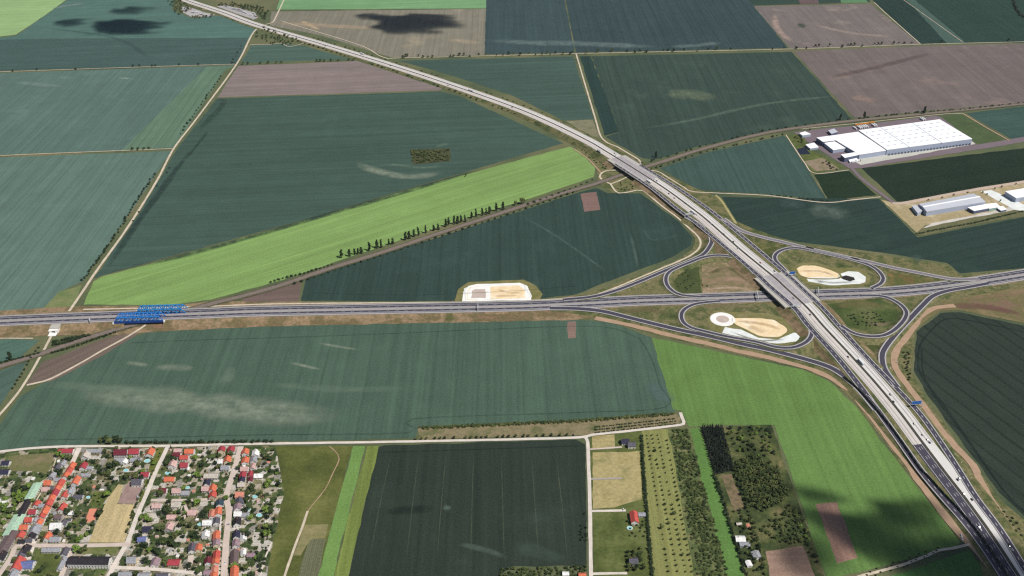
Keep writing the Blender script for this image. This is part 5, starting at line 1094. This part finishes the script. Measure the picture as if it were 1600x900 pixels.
for i, p in enumerate(polyl([(1420, 314), (1500, 300), (1600, 283)], 26, 4)): tree('bush', p + Vector((0, 12, 0)), 3, 3, 'small tree along the edge of the dark green field', group='trees by the site road')
for i, (x, y) in enumerate([(1450, 314), (1472, 310), (1490, 305.5), (1512, 302), (1554, 296), (1565, 293), (1587, 288.5), (1535, 302), (1542, 305), (1563, 315)]): tree('round', gp(x, y), 5, 4.5, '%s young tree planted around the grey hall' % ordn(i), group='young trees at the grey hall')
mass('hedge', 'bush', polyl([(1432, 366), (1470, 358), (1520, 349), (1600, 330)], 60, 2), (1.5, 3), (5, 8), 'scrubby hedge between the grey hall site and the field')
for i, p in enumerate(scatter([(1240, 213), (1252, 212), (1258, 222), (1244, 226)], 9, 5) + scatter([(1284, 255), (1292, 252), (1308, 265), (1300, 267)], 10, 5)): tree('bush', p, 3.5, 6, 'dark bush in the rough corner beside the warehouse', group='bushes beside the warehouse')
for i, p in enumerate(polyl([(1200, 306), (1235, 309), (1300, 317)], 14, 6)): tree('bush', p + Vector((0, 4, 0)), 3, 5, 'low bush along the track below the teal field', group='bushes on the factory track')
mass('hedge', 'bush', polyl([(1582, -8), (1586, 12), (1594, 24), (1620, 38)], 40, 4), (6, 9), (9, 13), 'dark curved hedge at the upper corner of the picture', M_con)
for i, p in enumerate(scatter([(905, 232), (925, 240), (970, 262), (945, 264), (930, 256)], 20, 7) + scatter([(965, 286), (1000, 285), (985, 298), (966, 299)], 10, 7)): tree('bush', p, rnd.uniform(2, 4), 5, 'low shrub on the bank by the railway bridge', group='shrubs by the railway bridge')
mass('thicket', 'bush', scatter([(1322, 492), (1368, 486), (1392, 502), (1352, 514), (1330, 508)], 34, 4), (1.5, 3.5), (3, 6), 'dark scrub inside the grassy loop beside the overpass', M_leafd)
mass('thicket', 'bush', scatter([(1056, 425), (1076, 420), (1088, 440), (1076, 455), (1058, 450)], 22, 5), (1.2, 2.6), (3, 6), 'dark weeds inside the small loop by the levelled soil', M_leafd)
# village gardens
tree('round', gp(109, 719), 13, 12, 'big dark round tree inside the top of the red terrace', parts=True); tree('bright', gp(122, 847), 9, 10, 'bright green tree at the corner of the hay plot', parts=True); tree('bright', gp(354, 782), 9, 9, 'bright green tree standing in the wide street', parts=True); tree('round', gp(165, 709), 9, 9, 'dark round tree beside the long grey roof'); tree('round', gp(255, 850), 11, 15, 'broad dark tree between the blue roof and the slate house', parts=True); tree('conifer', gp(268, 703), 9, 4, 'dark narrow conifer at the top of the middle street')
STREET = [track(q, None, 5) for q in ([(124, 700), (108, 735), (95, 760), (75, 795), (50, 856)], [(27, 852), (204, 851)], [(262, 699), (240, 745), (218, 798), (200, 846), (168, 905)], [(377, 698), (363, 745), (354, 775), (358, 800), (350, 905)], [(236, 782), (338, 780)], [(181, 887), (296, 895)], [(0, 897), (19, 868), (27, 852)], [(0, 706), (90, 698.5), (400, 694)], [(346, 788), (341, 905)], [(114, 857), (92, 910)])]
SP = [q for s_ in STREET for q in s_]
KEEP = [[gp(*q) for q in poly] for poly in ([(138, 848), (168, 780), (185, 757), (225, 756), (212, 789), (195, 848)], [(14, 713), (88, 707), (74, 742), (12, 736)], [(131, 818), (139, 793), (159, 793), (148, 817)], [(108, 866), (170, 866), (172, 892), (105, 892)], [(8, 835), (24, 806), (60, 755), (64, 757), (36, 807), (22, 836)], [(58, 860), (96, 860), (86, 876), (52, 876)])]
GP = [p for p in scatter([(0, 738), (70, 742), (92, 703), (428, 699), (440, 770), (424, 850), (412, 905), (0, 905)], 620, 4.2) if all(math.hypot(p.x - x, p.y - y) > r_ * .85 for x, y, r_ in FOOT) and min((p - q).length for q in SP) > 6 and not any(inside(p, k) for k in KEEP)]
USED = set()
for p in GP[:295]:
    h = rnd.uniform(4, 7) if rnd.random() < .55 else rnd.uniform(7, 12)
    kd = rnd.choice(('round', 'round', 'round', 'bush', 'bush', 'bright'))
    hp, ref = min(HREF, key=lambda q: (q[0] - p).length); dv = p - hp
    side = ('right of' if dv.x > 0 else 'left of') if abs(dv.x) > abs(dv.y) else ('behind' if dv.y > 0 else 'in front of')
    look = dict(round='round green', bush='dark spreading', bright='bright green')[kd]
    for size in (('tall', 'full-grown') if h > 7 else ('small', 'young', 'low', 'stocky')):
        lab = '%s %s tree %s the %s' % (size, look, side, ref)
        if lab not in USED: break
    USED.add(lab)
    tree(kd, p, h, h * rnd.uniform(.9, 1.25), lab, 'tree', 'garden trees of the village', name='garden_tree')
for i, p in enumerate(scatter([(0, 790), (20, 775), (42, 760), (48, 762), (28, 800), (0, 830)], 16, 7)): h = rnd.uniform(7, 10); tree('bright', p, h, h * 1.1, 'bright green tree behind the mint-roofed halls', group='bright trees behind the halls')
for i, p in enumerate(polyl([(245, 735), (236, 755), (222, 780), (214, 800), (203, 835)], 20, 2)): tree('round', p + Vector((-4, 0, 0)), rnd.uniform(3, 6), 5, '%s tree on the green along the middle street' % ordn(i), group='trees on the street green', name='street_tree')
for i, p in enumerate(polyl([(349, 790), (347, 830), (345, 870), (343, 905)], 16, 1)): tree('bush', p, 2.6, 3.2, '%s small bush on the wide street strip' % ordn(i), group='bushes on the wide street', name='street_bush')
mass('hedge', 'bush', [p for p in GP[295:]] + [p for p in scatter([(0, 740), (92, 703), (428, 699), (440, 770), (412, 905), (0, 905)], 420, 3.2) if all(math.hypot(p.x - x, p.y - y) > r_ * .9 for x, y, r_ in FOOT) and min((p - q).length for q in SP) > 5 and not any(inside(p, k) for k in KEEP)], (1.5, 3.5), (3, 5.5), 'low garden hedges and shrubs filling the village plots', M_leaf)
# low sheds and yard clutter
CL = [p for p in scatter([(40, 740), (92, 705), (420, 700), (430, 770), (412, 900), (60, 890)], 120, 9) if all(math.hypot(p.x - x, p.y - y) > r_ * .9 + 2 for x, y, r_ in FOOT) and min((p - q).length for q in SP) > 5 and not any(inside(p, k) for k in KEEP)]
for i, p in enumerate(CL[:60]):
    L_, W_, h_ = rnd.uniform(3, 6), rnd.uniform(2.5, 4), rnd.uniform(2.1, 2.8)
    hp, ref = min(HREF, key=lambda q: (q[0] - p).length); dv = p - hp
    side = ('right of' if dv.x > 0 else 'left of') if abs(dv.x) > abs(dv.y) else ('behind' if dv.y > 0 else 'in front of')
    r_ = empty('garden_shed', p, rnd.choice((D1, D2, DE, D4)), 'small flat-roofed shed %s the %s' % (side, ref), 'shed', 'garden sheds of the village')
    MB().box(-L_ / 2, L_ / 2, -W_ / 2, W_ / 2, 0, h_).build('wall', WALL[rnd.choice(('white', 'grey', 'tan', 'cream'))], r_)
    MB().box(-L_ / 2 - .2, L_ / 2 + .2, -W_ / 2 - .2, W_ / 2 + .2, h_, h_ + .2).build('roof', ROOF[rnd.choice(('white', 'grey', 'beige', 'white', 'slate', 'pink', 'salmon'))], r_)
# ================================================================== VEHICLES
CAR = {k: plain_mat('paint_' + k, c, .03, 1, rough=.35, spec=.5) for k, c in dict(black=(34, 34, 38), white=(244, 244, 244), silver=(176, 178, 182), red=(150, 40, 36), blue=(54, 70, 120), orange=(222, 150, 60)).items()}
M_tyre = plain_mat('tyre', (30, 30, 32), .1)
def wheel_mesh(r):
    v = []; f = []; n = 10
    for y in (-.12, .12):
        for k in range(n): a = 2 * math.pi * k / n; v.append((r * math.cos(a), y, r * math.sin(a)))
    f = [(k, (k + 1) % n, n + (k + 1) % n, n + k) for k in range(n)] + [tuple(range(n)), tuple(range(2 * n - 1, n - 1, -1))]
    me = mesh('wheel', v, f); me.materials.append(M_tyre); return me
WH = wheel_mesh(.34); WH2 = wheel_mesh(.5)
def frustum(mb, x0, x1, y, z0, u0, u1, yu, z1): mb.add([(x0, -y, z0), (x1, -y, z0), (x1, y, z0), (x0, y, z0), (u0, -yu, z1), (u1, -yu, z1), (u1, yu, z1), (u0, yu, z1)], BOXF)
cb = MB(); frustum(cb, -2.2, 2.2, .9, .3, -2.15, 2.1, .86, .8); frustum(cb, -2.15, 2.1, .86, .8, -2.0, 1.9, .8, .95)
gb_ = MB(); frustum(gb_, -1.9, 1.0, .8, .95, -1.5, .3, .62, 1.42)
BODY = mesh('body', cb.v, cb.f); CABIN = mesh('cabin', gb_.v, gb_.f); CABIN.materials.append(M_glass)
ROOFP = mesh('roof', [tuple(q) for q in box_v(-1.45, .25, -.6, .6, 1.42, 1.47)], BOXF)
BODIES = {}
for k, m_ in CAR.items():
    b1 = BODY.copy(); b1.materials.append(m_); r1 = ROOFP.copy(); r1.materials.append(m_); BODIES[k] = (b1, r1)
def car(px, py, z, ang, colr, label, group):
    c = gp(px, py, z); r = empty('car', c + Vector((0, 0, .2)), ang, label, 'car', group)
    link('body', BODIES[colr][0], None, r); link('cabin', CABIN, None, r); link('roof', BODIES[colr][1], None, r)
    for x in (-1.35, 1.35):
        for y in (-.8, .8): o = link('wheel', WH, None, r); o.location = (x, y, .34)
    return r
TCAB = MB(); frustum(TCAB, 5.2, 7.4, 1.2, .7, 5.2, 7.3, 1.15, 3.4)
TRL = MB().box(-7.2, 4.9, -1.27, 1.27, 1.1, 3.9)
def truck(px, py, z, ang, cab, box, label, group):
    c = gp(px, py, z); r = empty('truck', c + Vector((0, 0, .2)), ang, label, 'truck', group)
    TCAB.build('cab', CAR[cab], r); MB().box(7.3, 7.36, -1.0, 1.0, 2.0, 3.1).build('windscreen', M_glass, r); TRL.build('trailer', CAR[box], r); MB().box(-7, 7, -.5, .5, .6, 1.1).build('chassis', M_tyre, r)
    for x in (-6, -4.7, 3.6, 6.3):
        for y in (-1.05, 1.05): o = link('wheel', WH2, None, r); o.location = (x, y, .5)
    return r
def heading(px, py):
    q = gp(px, py, interp(ZM, py)); i = min(range(1, len(PM) - 1), key=lambda k: (PM[k] - q).length); v = PM[i + 1] - PM[i - 1]; return math.atan2(v.y, v.x)
MCARS = [(1391, 617, 'black'), (1396, 628, 'black'), (1428.5, 663, 'black'), (1441, 680, 'silver'), (1449, 688, 'black'), (1452.5, 692, 'blue'), (1496, 750, 'black'), (1499, 748, 'silver'), (1506, 772, 'silver'), (1518.5, 781, 'black'), (1577, 854, 'black'), (1580, 859, 'silver'), (1530, 824, 'black'), (1532, 828, 'white'), (1325, 558, 'black'), (1053.5, 310, 'black'), (1071, 318.5, 'black'), (1110.5, 349, 'silver'), (1131, 366, 'black'), (1146, 378, 'black'), (1153, 388.5, 'silver'), (1167.5, 399, 'black'), (1188, 411, 'red'), (1210, 424, 'black'), (1033, 296, 'white'), (1045, 303, 'black'), (1088, 336, 'silver'), (1022, 281, 'white'), (1026, 283, 'black'), (937, 236, 'black'), (962, 243, 'white'), (960, 240, 'black'), (870, 196, 'silver'), (800, 168, 'black'), (760, 150, 'white'), (700, 134, 'black'), (662, 118, 'silver'), (610, 103, 'black'), (545, 80, 'white'), (508, 72, 'black'), (1266, 492, 'black'), (1240, 466, 'silver')]
for i, (x, y, c_) in enumerate(sorted(MCARS, key=lambda q: -q[1])): car(x, y, interp(ZM, y), heading(x, y) + (0 if i % 2 else math.pi), c_, '%s car on the motorway, %s up from the lower picture corner' % (c_, ordn(i)), 'cars on the motorway')
for i, (x, y, cc, bx) in enumerate([(1083, 333, 'white', 'white'), (936, 238, 'white', 'silver'), (1014, 285, 'white', 'white'), (566, 85, 'white', 'white'), (735, 143, 'blue', 'silver'), (1345, 567, 'white', 'white')]): truck(x, y, interp(ZM, y), heading(x, y), cc, bx, '%s lorry with %s trailer on the motorway, %s of the motorway lorries' % (cc, bx, ordn(i)), 'lorries on the motorway')
truck(1265, 389.5, 2, gdir((1240, 384), (1290, 395)), 'black', 'black', 'dark lorry on the slip road above the sand basin', None); truck(1336, 406.5, 1.5, gdir((1310, 400), (1360, 411)), 'black', 'black', 'dark lorry further down the slip road by the pond', None)
MX = [(1335.5, 201.5), (1342, 200.5), (1344.7, 200), (1348, 199.4), (1351, 199), (1354, 198.6), (1364.5, 197.2), (1367.5, 196.6), (1440, 187.5), (1443, 187)]
for i, (x, y) in enumerate(MX): truck(x, y, .1, gdir((1342, 204), (1386, 234)), 'white', 'white', 'white lorry parked behind the warehouse, %s of the line' % ordn(i), 'lorries behind the warehouse')
for i, (x, y) in enumerate([(1340, 196), (1345, 195.3), (1353, 194.3), (1362, 192.6)]): truck(x, y, .1, gdir((1342, 204), (1468, 187)), 'orange', 'orange', 'orange lorry parked behind the white lorries, %s of the line' % ordn(i), 'orange lorries')
for i, (x, y) in enumerate([(1335, 254), (1340, 252.6)]): truck(x, y, .1, gdir((1330, 258), (1390, 246)), 'red' if i else 'white', 'white', 'lorry standing at the warehouse gate, %s' % ('with red cab' if i else 'all white'), None)
# rest areas far up the motorway
M_rest = road_mat('rest_area_paving', (178, 174, 172), .2, .2)
for pts in ([(281, 12), (292, 10), (318, 19), (336, 23), (330, 26), (300, 27), (286, 20)], [(338, 10), (352, 9), (374, 13), (398, 20), (403, 28), (396, 31), (386, 27), (362, 19)]): sheet('yard', pts, M_rest)
for i, (x, y) in enumerate([(286, 14), (290, 17), (296, 15), (301, 20), (308, 20), (314, 23), (322, 24), (355, 11), (358, 12.5), (362, 14), (366, 15), (371, 16), (375, 18), (380, 19.5), (384, 21), (391, 24), (397, 22), (399, 26)]): truck(x, y, .1, gdir((300, 4), (350, 20)) + rnd.choice((0, .6)), rnd.choice(('white', 'blue', 'red')), rnd.choice(('white', 'silver', 'white')), 'lorry parked at the far rest area, %s along the motorway' % ordn(i), 'lorries at the rest area')
for i, (x, y, c_, lab) in enumerate([(112, 732, 'black', 'by the orange terrace'), (101, 754, 'black', 'halfway along the red terrace'), (57, 844, 'black', 'near the crossroads'), (292, 700, 'silver', 'on the field road'), (365, 735, 'white', 'at the top of the wide street'), (366, 748, 'black', 'further down the wide street'), (357, 820, 'silver', 'in the middle of the wide street'), (352, 880, 'white', 'at the bottom of the wide street'), (896, 680.5, 'black', 'on the lane beside the fruit bushes'), (974, 797, 'white', 'on the drive of the red-roofed house'), (1502, 837, 'white', 'at the dirt track junction'), (1503, 842, 'white', 'at the dirt track junction, lower one'), (1532, 850, 'white', 'below the noise barrier'), (1098, 446, 'red', 'on the bare ground inside the loop'), (1105, 447, 'black', 'on the bare ground beside the red one')]):
    car(x, y, .3, rnd.choice((D1, DE, D4)), c_, '%s parked car %s' % (c_, lab), 'parked cars')
# ================================================================== CLOUDS AND AIR
def vol_mat(name, dens, col, aniso=0.0):
    m_ = bpy.data.materials.new(name); m_.use_nodes = True; t = m_.node_tree
    t.nodes.remove(t.nodes['Principled BSDF']); v = t.nodes.new('ShaderNodeVolumePrincipled')
    v.inputs['Density'].default_value = dens; v.inputs['Color'].default_value = (*col, 1); v.inputs['Anisotropy'].default_value = aniso
    t.links.new(v.outputs[0], t.nodes['Material Output'].inputs['Volume']); return m_
M_cloud = vol_mat('cloud_vapour', .035, (1, 1, 1), .3)
CZ = 1700.0
def cloud(px, py, rx, ry, thick, seed):
    """small cumulus high above the flying height; what falls on the fields is its shadow"""
    g = gp(px, py); c = g + SUN_DIR * (CZ / SUN_DIR.z); n = 26; v = []; f = []; off = Vector((seed * 13.7, seed * 5.1, 0))
    th = []
    for j in range(n + 1):
        for i in range(n + 1):
            u = i / n * 2 - 1; w_ = j / n * 2 - 1; q = Vector((u, w_, 0)); r = q.length
            k = max(0.0, 1 - r * 1.05 + .5 * mnoise.fractal(q * 1.7 + off, 1.0, 2.0, 4))
            edge = max(0, min(1, (1 - max(abs(u), abs(w_))) * 5)); th.append((u, w_, max(0, min(1.2, k)) * edge * thick))
    for s in (0, 1):
        for u, w_, t in th: v.append((u * rx, w_ * ry, (t if s else -t * .25) + (.02 if s else 0)))
    N2 = (n + 1) ** 2
    for j in range(n):
        for i in range(n):
            a = j * (n + 1) + i
            f.append((N2 + a, N2 + a + 1, N2 + a + n + 2, N2 + a + n + 1)); f.append((a, a + n + 1, a + n + 2, a + 1))
    rim = [i for i in range(n)] + [j * (n + 1) + n for j in range(n)] + [n * (n + 1) + n - i for i in range(n)] + [(n - j) * (n + 1) for j in range(n)]
    for a, b_ in zip(rim, rim[1:] + rim[:1]): f.append((a, b_, N2 + b_, N2 + a))
    o = link('cloud', mesh('cloud', v, f), M_cloud, None, 'stuff', 'small white cumulus cloud drifting above the fields'); o.location = c
cloud(203, 42, 125, 88, 190, 1); cloud(112, 36, 60, 50, 60, 2); cloud(205, 17, 80, 60, 50, 8)
cloud(652, 38, 158, 108, 190, 3); cloud(580, 26, 60, 45, 60, 4)
cloud(1376, 842, 56, 50, 150, 5); cloud(1430, 806, 48, 38, 75, 6); cloud(1292, 779, 36, 15, 90, 7); cloud(1496, 894, 60, 40, 140, 21); cloud(1562, 892, 52, 52, 170, 3); cloud(1262, 878, 34, 40, 40, 11); cloud(1290, 862, 30, 40, 30, 12)
M_haze = vol_mat('air', HAZE, (.82, .92, 1.0), .2)
link('haze', mesh('haze', box_v(-15900, 15900, -5900, 25900, -1.0, H + 8), BOXF), M_haze, None, 'stuff', 'thin blue summer haze over the fields')
